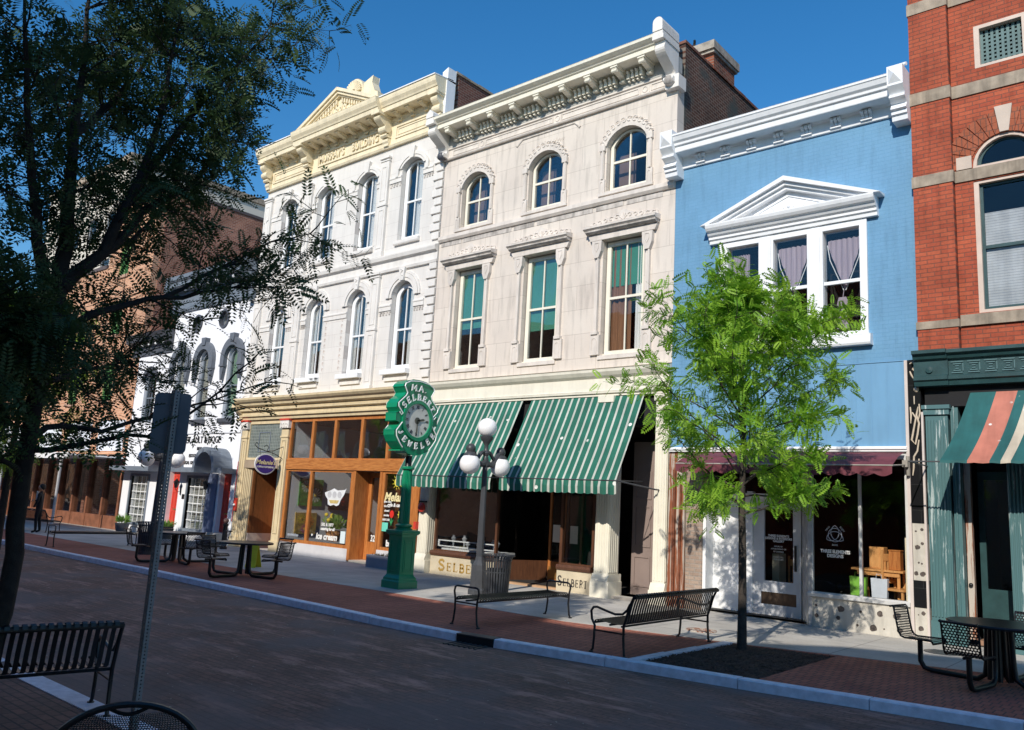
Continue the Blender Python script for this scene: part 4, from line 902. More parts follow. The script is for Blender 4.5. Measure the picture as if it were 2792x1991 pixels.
b.slab(rect(-23.25,-19.75,13.36,13.84),[rect(-23.21,-19.79,13.40,13.80)],-.10,-.06)
b.build('frieze_panels', CREAM, mb)
text('raised_lettering',"MURRAY'S",.36,CREAM,mb,(-22.47,-.075,13.60),ext=.035,bold=.008,sx=.80,space=1.08); text('raised_lettering',"BUILDING",.36,CREAM,mb,(-20.66,-.075,13.60),ext=.035,bold=.008,sx=.80,space=1.08)
b = MB(); b.prx(cor,A0-.12,-23.95); b.prx(cor,-19.4,A1+.02); b.prx([(y-.16 if y < 0 else y,z+.01) for y,z in cor],-24.02,-19.38); b.build('cornice', CREAM, mb, bev=.006)
b = MB(); b.prx([(-.68,14.585),(-.70,14.585),(-.70,14.62),(.1,14.72),(.1,14.69)],A0-.14,-23.95); b.prx([(-.68,14.585),(-.70,14.585),(-.70,14.62),(.1,14.72),(.1,14.69)],-19.4,A1+.02); b.build('metal_flashing', WHITE, mb)
for x in (-26.25,-23.72,-19.50,-17.02):
    b = MB(); o_ = -.14 if -25 < x < -18 else 0
    console(b,x-.14,x+.14,-.46+o_,14.14,-.20,13.42,-.06,12); b.box(x-.19,x+.19,-.56+o_,-.06,14.06,14.16)
    b.tube([(x-.17,-.26,13.68),(x+.17,-.26,13.68)],.13,14); b.box(x-.11,x+.11,-.16,-.06,13.16,13.50); b.prx([(-.06,13.10),(-.20,13.30),(-.20,13.38),(-.06,13.4)],x-.13,x+.13)
    b.build('bracket', CREAM, mb, bev=.006)
for x in (-25.72,-25.18,-24.62, -23.22,-22.72,-22.22,-21.70,-21.16,-20.60,-20.06, -18.94,-18.34,-17.72):
    o_ = -.12 if -24 < x < -19.6 else 0; b = MB(); console(b,x-.075,x+.075,-.36+o_,14.14,-.13,13.90,-.06,8); b.box(x-.10,x+.10,-.42+o_,-.1,14.08,14.13); b.build('modillion', CREAM, mb, bev=.004)
# pediment
pc,pw,pz,ph = -21.72,2.30,14.66,1.03
b = MB()
for (ya,dz,dd) in ((-.70,0,.10),(-.64,-.10,.10),(-.57,-.20,.07)):
    w = pw+dz*2.1
    for sgn in (-1,1):
        p = [(pc+sgn*w,pz),(pc,pz+ph+dz),(pc,pz+ph+dz-dd*1.1),(pc+sgn*(w-dd*2.6),pz)]; b.slab(p if sgn < 0 else p[::-1],(),ya,.1)
b.slab([(pc-1.9,pz),(pc+1.9,pz),(pc,pz+.80)],(),-.46,.1)
pd = b.build('pediment', CREAM, mb, bev=.005)
for sgn in (-1,1):
    b = MB()
    for k in range(12):
        t = (k+.8)/13; x = pc+sgn*1.78*(1-t); z = pz+.70*t-.02; b.box(x-.035,x+.035,-.54,-.46,z-.12,z+.05)
    b.build('pediment_dentils', CREAM, pd)
text('raised_date','1877',.36,CREAM,pd,(pc-.05,-.47,pz+.25),ext=.03,bold=.006,space=1.3)
b = MB(); cxx,yy = -21.75,.10
o_ = [(cxx-1.25,14.7),(cxx+1.35,14.7),(cxx+1.28,15.5),(cxx+1.10,15.6),(cxx+.93,15.95),(cxx+.95,16.2),(cxx+.45,16.05)]+[(cxx+.50*cos(pi*k/10)-.05,15.86+.50*sin(pi*k/10)) for k in range(0,11)]+[(cxx-.95,16.05),(cxx-1.1,16.1),(cxx-1.15,15.5)]
b.slab(o_,(),yy,yy+.28)
for k in range(14): t = pi*k/13; b.tube([(cxx-.05+.12*cos(t),yy-.03,15.86+.10*sin(t)),(cxx-.05+.42*cos(t),yy-.06,15.86+.42*sin(t))],[.03,.045],6)
b.build('crest', CREAM, mb, bev=.01)
b = MB(); b.slab([(A1-.22,14.6),(A1+.02,14.6),(A1+.02,15.05),(A1-.22,14.95)],(),-.15,.2); b.box(A1-.25,A1+.05,-.20,.16,13.2,14.6); b.build('end_pier', WHITE, mb)
body(mb,A0,A1,14.6,y1=16,sidemat=brick('plum_brick_side',(.22,.085,.06),(.15,.06,.045),(.26,.20,.17),ax='yz',bw=.23,bh=.08,ms=.010,var=.4),rooms=((5.2,9.2,3.5),(9.5,13,3.5)),parapet=.42)
b = MB()
for k in range(30): b.box(A1-.30,A1+.04,.2+k*.5,.2+k*.5+.48,15.0,15.07+random.uniform(0,.02))
b.build('parapet_coping', STONEB, mb)
# storefront
b = MB(); pr = [(.3,4.42),(-.06,4.42),(-.08,4.52),(-.14,4.54),(-.14,4.60),(-.12,4.62),(-.12,4.70),(-.22,4.73),(-.22,4.79),(-.20,4.80),(-.20,4.86),(-.32,4.90),(-.34,4.97),(-.42,5.02),(-.48,5.09),(-.48,5.15),(-.1,5.2),(.3,5.22)]
b.prx(pr,A0+.0,-16.86); b.build('shop_cornice', TAN, mb, bev=.005)
b = MB(); console(b,A0-.12,A0+.10,-.44,5.0,-.12,4.4,0); b.build('cornice_end_bracket', TAN, mb)
def ironcol(xa,xb,ya=-.04):
    b = MB(); b.box(xa-.04,xb+.04,ya-.04,.3,0,.35); b.box(xa,xb,ya,.3,.35,4.05); b.slab(rect(xa+.08,xb-.08,.6,3.7),[rect(xa+.11,xb-.11,.63,3.67)],ya-.025,ya); b.box(xa-.02,xb+.02,ya-.03,.3,3.78,3.84)
    b.box(xa+.0,xb+.02,.3,.75,0,4.05)
    o = b.build('shop_column', TAN, mb, bev=.004)
    b = MB(); b.box(xa-.05,xb+.05,ya-.06,.3,4.10,4.36); 
    for k in range(3):
        x = xa+(xb-xa)*(k+.5)/3; b.tube([(x+.05*cos(t*.9),ya-.07,4.2+.07*sin(t*.9)) for t in range(7)],.02,5)
    b.build('column_capital', GREYT, o)
    MB().box(xa-.07,xb+.07,ya-.08,.3,4.36,4.42).build('capital_cap', RED, o)
ironcol(-26.28,-25.94); ironcol(-23.84,-23.44)
# left bay: glass block panel, lintel, recessed board door
f = MB().slab(rect(-25.94,-23.84,3.02,4.42),[rect(-25.88,-23.92,3.10,4.28)],.02,.14).build('block_window', TAN, mb); MB().box(-25.9,-23.9,.06,.1,3.05,4.3).build('glass_blocks', GBLOCK, f)
b = MB(); b.slab(rect(-25.3,-24.6,3.3,4.0),[rect(-25.27,-24.63,3.33,3.97)],.04,.055); b.build('sign_ghost_frame', SLATE, f)
MB().box(-25.94,-23.84,-.02,.2,2.74,3.01).build('lintel', mat('brown_taupe',(.36,.28,.20),.6,.1), mb)
AY = 1.15
b = MB(); b.box(-25.56,-25.50,.12,AY,.5,2.74); b.build('board_door', BROWN, mb)
b = MB(); b.slab([(.16,.54),(AY-.06,.54),(AY-.06,2.7),(.16,2.7)],[[(.22,.6),(AY-.12,.6),(AY-.12,2.64),(.22,2.64)]],-25.50,-25.49,'x'); b.build('door_moulding', BROWN, mb)
OJ = mat('orange_brown_jamb',(.58,.21,.055),.45,.2,6)
b = MB(); b.box(-25.50,-24.95,AY,AY+.06,.06,2.74); b.build('inner_door', OJ, mb)
MB().box(-24.94,-23.6,AY,AY+.06,.06,2.74).build('alcove_wall', DWOOD, mb)
b = MB(); b.box(-25.56,-25.495,.12,AY,0,.5); b.build('alcove_plinth', mat('beige_step',(.58,.48,.40),.8,.1), mb)
MB().box(-25.56,-23.6,.14,AY,2.74,2.8).build('alcove_ceiling', VOID, mb)
b = MB()
for k in range(5): b.box(-25.93+k*.072,-25.88+k*.072,.0+k*.02,.3,.02,2.74)
b.build('reeded_jamb', TAN, mb)
# wooden shopfront frame
b = MB(); P_ = [-23.40,-22.16,-20.98,-19.66,-18.42,-17.30]
b.box(-23.42,-16.86,-.03,.16,2.72,3.06)
o = b.build('transom_beam', WOODH, mb, bev=.01)
b = MB(); b.slab(rect(-23.42,-16.90,3.06,4.42),[rect(a+.06,c-.06,3.10,4.30) for a,c in zip(P_,P_[1:])],.02,.12); tf = b.build('transom_window', WOODV, mb)
MB().box(-23.4,-17.2,.07,.076,3.07,4.35).build('pane', GLS, tf)
f = MB().slab(rect(-23.42,-19.86,.38,2.72),[rect(-23.30,-22.08,.48,2.66),rect(-21.96,-19.98,.48,2.66)],.02,.12).build('shop_window', WOODV, mb)
MB().box(-23.35,-19.9,.06,.066,.44,2.7).build('pane', GLS, f)
f2 = MB().slab(rect(-18.52,-16.9,.46,2.72),[rect(-18.40,-17.35,.55,2.66)],.02,.12).build('shop_window', WOODV, mb); MB().box(-18.45,-17.3,.06,.066,.5,2.7).build('pane', GLS, f2)
KM = mat('pale_bulkhead',(.60,.59,.60),.7,.1,2)
MB().box(-23.42,-19.86,.0,.14,0,.38).build('bulkhead', KM, mb); MB().box(-18.52,-16.9,.0,.14,0,.46).build('bulkhead', KM, mb)
b = MB(); b.box(-19.86,-19.74,.0,.75,.05,2.72); b.box(-18.62,-18.52,.0,.75,.05,2.72); b.build('door_post', WOODV, mb)
dd = MB().slab(rect(-19.74,-18.62,.08,2.70),[rect(-19.60,-18.76,.62,2.55)],.55,.62).build('door', WOODV, mb); MB().box(-19.62,-18.74,.58,.584,.6,2.57).build('pane', GLS, dd)
MB().box(-18.74,-18.70,.50,.55,.9,1.35).build('door_handle', mat('steel',(.4,.4,.4),.3,.1,metal=.8), dd)
MB().box(-19.74,-18.62,-.0,.62,.01,.07).build('threshold', mat('buff_step',(.55,.5,.42),.8,.1), mb)
# room
b = MB(); xa,xb = -23.30,-17.2; b.add([(xa,.17,.3),(xa,7,.3),(xa,7,4.3),(xa,.17,4.3)],[(0,1,2,3)]); b.build('interior_wall', INTG, mb)
b = MB(); b.add([(xa,.17,.05),(xb,.17,.05),(xb,7,.05),(xa,7,.05),(xa,.17,4.32),(xb,.17,4.32),(xb,7,4.32),(xa,7,4.32)],[(0,1,2,3),(4,7,6,5),(1,5,6,2),(2,6,7,3)]); b.build('interior', INT, mb)
# pictures hanging on the grey wall
def picture(y0,y1,z0,z1,bgc,label,petals):
    t = thing('flower_painting',label,'painting',(-23.27,(y0+y1)/2,(z0+z1)/2),0,'flower paintings in the cafe')
    w,h = (y1-y0)/2,(z1-z0)/2; MB().box(-.02,.02,-w,w,-h,h).build('canvas', mat('canvas_'+label[:9].replace(' ','_'),bgc,.7,.5,9,bmp=0), t)
    for (cy,cz,r,cc,ct) in petals:
        b = MB()
        for k in range(12):
            a = 2*pi*k/12; b.add([(.025,cy,cz),(.026,cy+r*cos(a-.12),cz+r*sin(a-.12)),(.026,cy+r*cos(a+.12),cz+r*sin(a+.12))],[(0,1,2)])
        b.build('flower', mat('petal_%d'%int(1000*(cy+2)+cc[0]*10),cc,.7,.1,bmp=0), t)
        MB().lathe([(r*.25,0),(r*.2,.01)],(0,0,0),10).build('flower_centre', mat('centre_%d'%int(1000*(cy+2)+9*cc[1]),ct,.7,.1,bmp=0), t, loc=(.03,cy,cz)).rotation_euler = (0,pi/2,0)
picture(.50,1.45,1.55,2.45,(.10,.24,.05),'daisy painting on a dark green ground, nearest the shop window',[(-.2,.2,.2,(.75,.75,.7),(.7,.5,.05)),(.18,-.08,.24,(.75,.75,.7),(.7,.5,.05))])
picture(1.75,2.75,1.45,2.05,(.04,.008,.006),'red flower painting on black, deeper inside the cafe',[(-.1,0,.27,(.45,.03,.015),(.8,.5,.05))])
picture(.45,1.30,.62,1.32,(.45,.30,.08),'painting of mixed orange and yellow flowers low on the grey wall',[(-.2,.15,.16,(.75,.6,.05),(.5,.3,.05)),(.12,.05,.2,(.75,.25,.03),(.7,.5,.05)),(-.05,-.18,.14,(.7,.15,.3),(.7,.5,.05))])
# window decals of the cafe
cup = MB(); cup.slab([(-21.25,2.02),(-20.95,2.10),(-20.80,2.16),(-20.62,2.10),(-20.25,2.13),(-20.18,2.18),(-20.28,1.98),(-20.42,1.82),(-20.50,1.66),(-20.62,1.62),(-20.75,1.66),(-20.92,1.62),(-21.05,1.66),(-21.08,1.82),(-21.2,1.92)],(),.045,.055)
co = cup.build('cup_decal', mat('decal_white',(.72,.73,.74),.5,.1,bmp=0), f)
MB().slab([(-21.0,1.80),(-20.5,1.80),(-20.58,1.70),(-20.92,1.70)],(),.036,.044).build('decal_cake', mat('decal_tan',(.55,.42,.16),.5,.2,12,bmp=0), co)
for x in (-21.0,-20.75,-20.5): MB().lathe([(.0005,0),(.10,0),(.10,.005),(.0005,.006)],(0,0,0),14).build('decal_scoop', mat('decal_grey',(.50,.50,.52),.5,.1,bmp=0), co, loc=(x,.044,1.97)).rotation_euler = (pi/2,0,0)
text('window_lettering','ice cream',.27,SIGNW,f,(-20.98,.05,.66),ext=.002,bold=.010,shear=.15)
text('window_lettering','.',.4,SIGNW,f,(-21.72,.05,.78),ext=.002,bold=.012)
text('window_lettering','502 & 1877',.13,SIGNW,f,(-20.98,.05,1.03),ext=.002,bold=.004)
text('window_lettering','catering for all',.12,SIGNW,f,(-20.95,.05,.90),ext=.002,bold=.006)
text('window_lettering','sandwiches',.13,mat('faint_letters',(.40,.44,.50),.5,.1,bmp=0),f,(-22.75,.05,.62),ext=.002,bold=.003)
MB().box(-20.28,-20.05,.04,.05,.52,.88).build('paper_notice', mat('pale_blue_paper',(.66,.76,.78),.6,.05), f)
text('window_lettering','328',.26,SIGNW,dd,(-19.30,.54,.42+.30),ext=.002,bold=.008,sx=.8)
MB().box(-19.2,-18.95,.53,.54,1.42,1.72).build('paper_notice', SIGNW, dd); MB().box(-19.16,-18.99,.525,.53,1.5,1.64).build('notice_logo', PURPLE, dd)
text('window_lettering',"Melanie's",.34,SIGNY,f2,(-17.78,.05,1.98),ext=.002,bold=.010,shear=.25)
text('window_lettering','cafe & catering',.14,SIGNW,f2,(-17.82,.05,1.76),ext=.002,bold=.006,shear=.1)
for k,s in enumerate(('open mon','thru sat','closed','sunday','8:00 3:00')): text('window_lettering',s,.085,SIGNW,f2,(-18.25,.05,1.85-k*.13),ext=.002,bold=.003)
MB().box(-18.42,-18.15,.04,.05,1.0,1.25).build('paper_notice', mat('aqua_paper',(.15,.62,.48),.6,.1), f2)
text('window_lettering','bar',.24,SIGNW,f2,(-18.02,.05,.66),ext=.002,bold=.012)
b = MB(); b.slab([(-17.88+.13*cos(2*pi*k/20),2.42+.13*sin(2*pi*k/20)) for k in range(20)],(),.045,.052)
for k in range(11): a = 2*pi*k/11; b.slab([(-17.88+.16*cos(a-.06),2.42+.16*sin(a-.06)),(-17.88+.24*cos(a),2.42+.24*sin(a)),(-17.88+.16*cos(a+.06),2.42+.16*sin(a+.06))],(),.045,.052)
b.build('sun_decal', mat('decal_yellow',(.80,.68,.06),.5,.1,bmp=0), f2)
MB().slab([(-18.02+.09*cos(2*pi*k/16),1.50+.11*sin(2*pi*k/16)) for k in range(16)],(),.045,.052).build('tulip_decal', mat('decal_red',(.65,.03,.02),.5,.1,bmp=0), f2)
MB().slab([(-17.66+(.09+.03*cos(k*pi))*cos(2*pi*k/16),1.5+(.11+.03*cos(k*pi))*sin(2*pi*k/16)) for k in range(16)],(),.045,.052).build('daffodil_decal', mat('decal_yellow2',(.75,.66,.08),.5,.1,bmp=0), f2)
b = MB()
for x in (-18.02,-17.66): b.slab([(x-.012,1.18),(x+.012,1.18),(x+.012,1.40),(x-.012,1.40)],(),.045,.052); b.slab([(x,1.2),(x+.1,1.36),(x+.03,1.3)],(),.045,.052); b.slab([(x,1.2),(x-.03,1.3),(x-.1,1.36)],(),.045,.052)
b.build('stem_decal', mat('decal_green',(.05,.35,.12),.5,.1,bmp=0), f2)
# bouquet inside window
fl = thing('flower_basket','basket of green and yellow flowers standing inside the cafe window above the ice cream lettering','flowers',(-21.1,.42,.52)); fl.scale = (1.5,1.3,1.4)
MB().lathe([(.12,0),(.2,.22),(.21,.24),(.0005,.2)],(0,0,0),16).build('basket', OAK, fl)
LF = leafmat('bouquet_leaf',(.10,.25,.04),(.35,.5,.12)); b = MB(); rnd = random.Random(4)
def leafquad(b, p, d, l, w):
    d = Vector(d).normalized(); s_ = d.cross(Vector((rnd.uniform(-1,1),rnd.uniform(-1,1),1))).normalized()*w; p = Vector(p)
    b.add([p-s_*.3,p+d*l*.5-s_,p+d*l,p+d*l*.5+s_],[(0,1,2,3)])
for k in range(220):
    a = rnd.uniform(0,2*pi); e = rnd.uniform(.2,1.4); r = rnd.uniform(.05,.34); d = (cos(a)*cos(e),sin(a)*cos(e)*.6,sin(e)); leafquad(b,(d[0]*r,d[1]*r,.25+d[2]*r*.8),d,.13,.03)
b.build('leaves', LF, fl)
b = MB()
for k in range(7): a = rnd.uniform(0,2*pi); b.ball((.25*cos(a),.15*sin(a)-.05,.40+rnd.uniform(0,.2)),.045,6)
b.build('blossoms', mat('yellow_blossom',(.75,.55,.05),.6,.2), fl)
pl = thing('pendant_lamp','dark cone pendant lamp hanging inside the cafe behind the cup decal','lamp',(-21.9,1.9,2.35)); MB().lathe([(.30,0),(.10,.26),(.04,.30),(.0005,.31)],(0,0,0),20).build('shade', BLACK, pl, True); MB().tube([(0,0,.3),(0,0,1.9)],.012,5).build('cord', BLACK, pl)
# planter trough
pt = thing('planter_trough','low grey trough with withered dark plants beside the wooden shop door','planter',(-17.6,-.28,0)); MB().slab(rect(-.75,.75,-.2,.2),[rect(-.70,.70,-.15,.15)],0,.34,'z').box(-.7,.7,-.15,.15,.02,.28).build('trough', mat('grey_trough',(.25,.26,.30),.8,.1), pt, bev=.01)
b = MB(); 
for k in range(160): a = rnd.uniform(-.65,.65); leafquad(b,(a,rnd.uniform(-.12,.12),.28),(rnd.uniform(-.5,.5),rnd.uniform(-.5,.5),1),rnd.uniform(.06,.18),.012)
b.build('plants', leafmat('withered_leaf',(.05,.045,.03),(.09,.08,.05)), pt)
# hanging oval sign
hs = thing('hanging_oval_sign','oval purple cafe sign with white rim hanging from a scrolled iron bracket','sign',(-23.62,-.06,2.84))
hs.rotation_euler = (0,0,0)
def oval(rx,rz,n=40): return [(rx*cos(2*pi*k/n),rz*sin(2*pi*k/n)) for k in range(n)]
b = MB(); b.slab(oval(.40,.34),(),-.02,.02,'x'); b.build('rim', SIGNW, hs, loc=(0,-.62,0)); b = MB(); b.slab(oval(.36,.30),(),-.028,.028,'x'); b.build('face', PURPLE, hs, loc=(0,-.62,0))
text('sign_lettering',"Melanie's",.20,SIGNY,hs,(.032,-.62,.05),(pi/2,0,pi/2),.002,bold=.004,shear=.2); text('sign_lettering','CAFE & CATERING',.075,SIGNW,hs,(.032,-.62,-.10),(pi/2,0,pi/2),.002,bold=.003)
b = MB(); b.tube([(0,0,.62),(0,-.35,.46),(0,-.62,.42),(0,-.95,.50),(0,-1.08,.60),(0,-1.02,.68),(0,-.95,.62)],.014,6); b.tube([(0,-.62,.42),(0,-.55,.55),(0,-.64,.63),(0,-.72,.56)],.012,6); b.tube([(0,0,.22),(0,-.3,.36),(0,-.62,.42)],.012,6)
for y in (-.85,-.39): b.tube([(0,y,.46 if y < -.5 else .44),(0,y,.26)],.006,4)
b.build('bracket', BLACK, hs)
fp = thing('fire_bell','small red and white bell on the tan pillar left of the board door','alarm bell',(-26.1,-.1,1.45)); MB().box(-.07,.07,-.04,.03,-.22,.22).build('backplate', RED, fp, bev=.01); MB().ball((0,-.06,-.02),.045,8).build('lens', SIGNW, fp, True)
MB().tube([(-.14,0,1.5),(-.14,0,-.6)],.012,5).build('conduit', RED, fp)
# ================================================================== WHITE BUILDING with grey arched hoods
wb = thing('white_building', 'white painted brick building with dark grey cornice, hooded arched windows and red doors', 'building')
WC = [-31.42,-29.55,-27.48]
holes = [arch(x-.42,x+.42,4.55,6.85,.42) for x in WC]+[[(x+.30*cos(2*pi*k/24),z+.32*sin(2*pi*k/24)) for k in range(24)] for x,z in ((-30.5,8.45),(-28.5,8.45))]
holes += [rect(-31.25,-30.45,.30,2.55),rect(-27.48,-26.72,.30,2.55),rect(-29.75,-28.35,.42,2.30)]
wall(wb,-32.35,-26.40,0,9.3,holes,WHITEW)
wall(wb,-35.30,-32.351,0,7.6,[arch(-34.45,-33.45,4.55,6.3,.45),rect(-34.5,-33.0,.42,2.30)],WHITEW,y=.01)
def hood(par,x,w,zs,zlow,name='window_hood'):
    b = MB(); archband(b,x,zs,w+.08,w+.06,w+.34,w+.36,-.16,0,zlow=.3)
    for sg in (-1,1): xx = x+sg*(w+.21); b.slab([(xx-.13,zs-.28),(xx+.13,zs-.28),(xx+.11,zs-.5),(xx+.03,zs-.85),(xx-.03,zs-.85),(xx-.11,zs-.5)],(),-.14,0); b.box(xx-.15,xx+.15,-.18,0,zs-.34,zs-.26)
    b.slab([(x-.12,zs+w+.2),(x+.12,zs+w+.2),(x+.16,zs+w+.5),(x-.16,zs+w+.5)],(),-.2,0)
    return b.build(name,mat('hood_grey_paint',(.13,.145,.17),.55,.12) if 'hood_grey_paint' not in bpy.data.materials else bpy.data.materials['hood_grey_paint'],par,bev=.008)
LV = stripes('louvre_blind', 2, (.55,.56,.52), [(.0,.35,(.25,.26,.24))], .07)
PG = mat('pale_green_panel',(.24,.40,.30),.6,.05)
for i,x in enumerate(WC):
    hood(wb,x,.40,6.85,0)
    ex = (lambda mt_: (lambda f,a,b_,c,d,y: MB().box(a,b_,y,y+.02,c,d).build('blind',mt_,f)))(PG if i == 2 else LV)
    win(wb,x-.42,x+.42,4.55,6.85,.42,rail=5.8,mull=0,y=.1,fw=.10,fmat=SLATE,extra=ex)
    MB().box(x-.52,x+.50,-.12,.05,4.38,4.54).build('window_sill',DSLATE,wb)
b = MB(); archband(b,-33.95,6.3,.5,.45,.68,.64,-.1,.01); b.build('window_hood',DSLATE,wb); win(wb,-34.45,-33.45,4.55,6.3,.45,rail=5.6,mull=1,y=.1,fw=.1,fmat=SLATE)
for x,z in ((-30.5,8.45),(-28.5,8.45)):
    b = MB(); o = lambda r: [(x+r*cos(2*pi*k/24),z+r*1.05*sin(2*pi*k/24)) for k in range(24)]
    b.slab(o(.36),[o(.28)],-.05,.1); w_ = b.build('round_window',DSLATE,wb); MB().slab(o(.3),(),.12,.13).build('pane',GLU,w_)
b = MB(); b.prx([(.2,9.05),(-.06,9.05),(-.10,9.15),(-.06,9.2),(-.06,9.9),(-.5,10.05),(-.5,10.2),(-.6,10.3),(-.62,10.45),(.2,10.55)],-32.45,-26.42); b.build('cornice',SLATE,wb)
for k in range(9): x = -31.9+k*.62; MB().ball((x,-.34,9.93),.08,8).build('pendant_knob',WHITE,wb,True)
b = MB(); console(b,-32.55,-32.30,-.6,10.3,-.15,9.0,0); b.build('end_console',SLATE,wb); b = MB(); console(b,-26.72,-26.45,-.66,10.3,-.15,8.9,0); b.build('end_console',SLATE,wb)
b = MB(); b.prx([(.2,7.45),(-.05,7.45),(-.05,7.85),(-.4,8.0),(-.42,8.15),(-.55,8.3),(.6,8.6),(.6,8.3)],-35.9,-32.36); b.build('low_cornice',DSLATE,wb)
for k in range(5): MB().ball((-35.2+k*.6,-.25,7.86),.06,8).build('pendant_knob',WHITE,wb,True)
MB().prx([(0,3.98),(-.05,4.0),(-.05,4.08),(0,4.12)],-35.3,-26.42).build('belt_course',WHITEW,wb)
text('facade_lettering','MILLER, AULT & HOGE',.36,DARKL,wb,(-29.35,-.01,3.75),ext=.015,bold=.0,sx=.88)
text('facade_lettering','REAL',.17,DARKL,wb,(-29.2,-.01,3.42),ext=.01,bold=.004); text('facade_lettering','ESTATE AND',.17,DARKL,wb,(-29.45,-.01,3.15),ext=.01,bold=.004); text('facade_lettering','LEGAL OFFICES',.17,DARKL,wb,(-29.75,-.01,2.88),ext=.01,bold=.004)
# grey canopy with two barrel hoods
b = MB()
for xa,xb in ((-35.35,-31.75),(-30.25,-28.22),(-26.75,-26.41)): b.box(xa,xb,-.62,0,2.50,2.68)
b.build('entrance_canopy',SLATE,wb)
for xc in (-31.0,-27.48):
    b = MB(); archband(b,xc,2.62,.60,.62,.75,.80,-.75,0,zlow=.12); b.build('barrel_hood',SLATE,wb)
    MB().slab(arch(xc-.6,xc+.6,2.62,2.62,.62)[2:],(),-.02,0).build('hood_tympanum',mat('mauve_grey_render',(.36,.31,.32),.8,.08),wb)
for xa,xb,lab in ((-31.25,-30.45,'red panelled left door'),(-27.48,-26.72,'red panelled right door')):
    dd = MB().box(xa,xb,.18,.24,.42,2.55).build('door',RED,wb); tag(dd,lab); b = MB()
    for z0,z1 in ((.55,1.0),(1.12,1.75),(1.85,2.4)):
        for k in (0,1): xx = xa+.08+k*.36; b.slab(rect(xx,xx+.28,z0,z1),[rect(xx+.03,xx+.25,z0+.03,z1-.03)],.165,.18)
    b.build('door_panelling',RED,dd); MB().box(xa+.25,xb-.25,.16,.18,1.05,1.10).build('mail_slot',mat('mail_brass',(.5,.35,.12),.3,.1,metal=.7),dd); MB().box(xa,xb,-.35,.24,.12,.40).build('doorstep',CONC,dd)
for xa,xb in ((-34.5,-33.0),(-29.75,-28.35)):
    f = MB().slab(rect(xa-.1,xb+.1,.32,2.40),[rect(xa,xb,.42,2.30)],-.03,.1).build('grille_window',SLATE,wb); MB().box(xa,xb,.16,.17,.4,2.3).build('pane',GL,f); MB().box(xa,xb,.24,.26,.4,2.3).build('blind',LV,f)
    b = MB()
    for k in range(1,6): z = .42+1.88*k/6; b.box(xa,xb,.08,.11,z-.015,z+.015)
    for k in range(1,4): x = xa+(xb-xa)*k/4; b.box(x-.012,x+.012,.085,.105,.42,2.3)
    b.build('glazing_bars',WHITE,f)
b = MB(); b.box(-28.18,-27.62,-.08,.02,0,2.5); b.build('blue_grey_pilaster',mat('blue_grey_paint',(.12,.15,.24),.6,.1),wb)
MB().box(-30.1,-29.92,-.02,.02,1.5,1.68).build('wall_plaque',BLACK,wb)
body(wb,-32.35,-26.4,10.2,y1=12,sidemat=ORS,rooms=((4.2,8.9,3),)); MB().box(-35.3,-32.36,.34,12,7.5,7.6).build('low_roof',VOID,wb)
MB().box(-35.2,-26.5,1.6,1.7,.1,3.9).build('interior',VOID,wb)
for x,lab in ((-30.22,'black wall lantern beside the left red door'),(-28.05,'black wall lantern beside the arched hood of the right red door')):
    t = thing('wall_lantern',lab,'lantern',(x,-.03,1.9),0,'wall lanterns of the white building'); MB().tube([(0,0,-.1),(0,-.12,-.16),(0,-.2,-.05),(0,-.2,.0)],.012,6).tube([(0,0,-.25),(0,0,.1)],.025,6).build('arm',BLACK,t)
    MB().lathe([(.05,0),(.10,.2),(.13,.21),(.02,.34),(.0005,.38)],(0,-.2,.0),6).build('lantern_body',BLACK,t); MB().lathe([(.056,.02),(.095,.19)],(0,-.2,0),6).build('lantern_glass',GLS,t)
# ================================================================== ORANGE BRICK BUILDING
ob = thing('orange_brick_building', 'large orange brick building with green shuttered windows and a white canopy', 'building')
cols = [(-38.7,-37.7),(-42.5,-41.5),(-46.3,-45.3),(-50.1,-49.1),(-53.9,-52.9),(-57.7,-56.7)]
holes = [rect(a,c,8.72,10.3) for a,c in cols]+[rect(a,c,5.65,7.3) for a,c in cols]+[arch(a,c,11.6,12.9,.3) for a,c in cols[:1]]
wall(ob,-60,-35.32,3.2,15.35,holes,ORB,outer=[(-60,3.2),(-35.32,3.2),(-35.32,15.35),(-39.9,15.35),(-39.9,12.2),(-60,12.2)])
for a,c in cols:
    for z0,z1,r in ((8.72,10.3,0),(5.65,7.3,0),(11.6,12.9,.3))[:3 if a > -40 else 2]:
        f = MB().slab(arch(a,c,z0,z1,r),[rect(a+.05,(a+c)/2-.03,z0+.06,z1-.05),rect((a+c)/2+.03,c-.05,z0+.06,z1-.05)],.04,.12).build('shuttered_window',mat('green_frame',(.22,.36,.12),.5,.1) if a == cols[0][0] and z0 == 8.72 else bpy.data.materials['green_frame'],ob)
        b = MB()
        for xa,xb in ((a+.05,(a+c)/2-.03),((a+c)/2+.03,c-.05)):
            n = 18
            for k in range(n): z = z0+.06+(z1-z0-.11)*k/n; b.prx([(.06,z),(.10,z+.07),(.11,z+.07),(.07,z)],xa,xb)
        b.build('shutter',GREENSH,f); MB().box(a-.12,c+.1,-.08,.05,z0-.14,z0).build('window_sill',mat('pinkish_sill',(.45,.28,.2),.8,.1) if a == cols[0][0] and z0 == 8.72 else bpy.data.materials['pinkish_sill'],f)
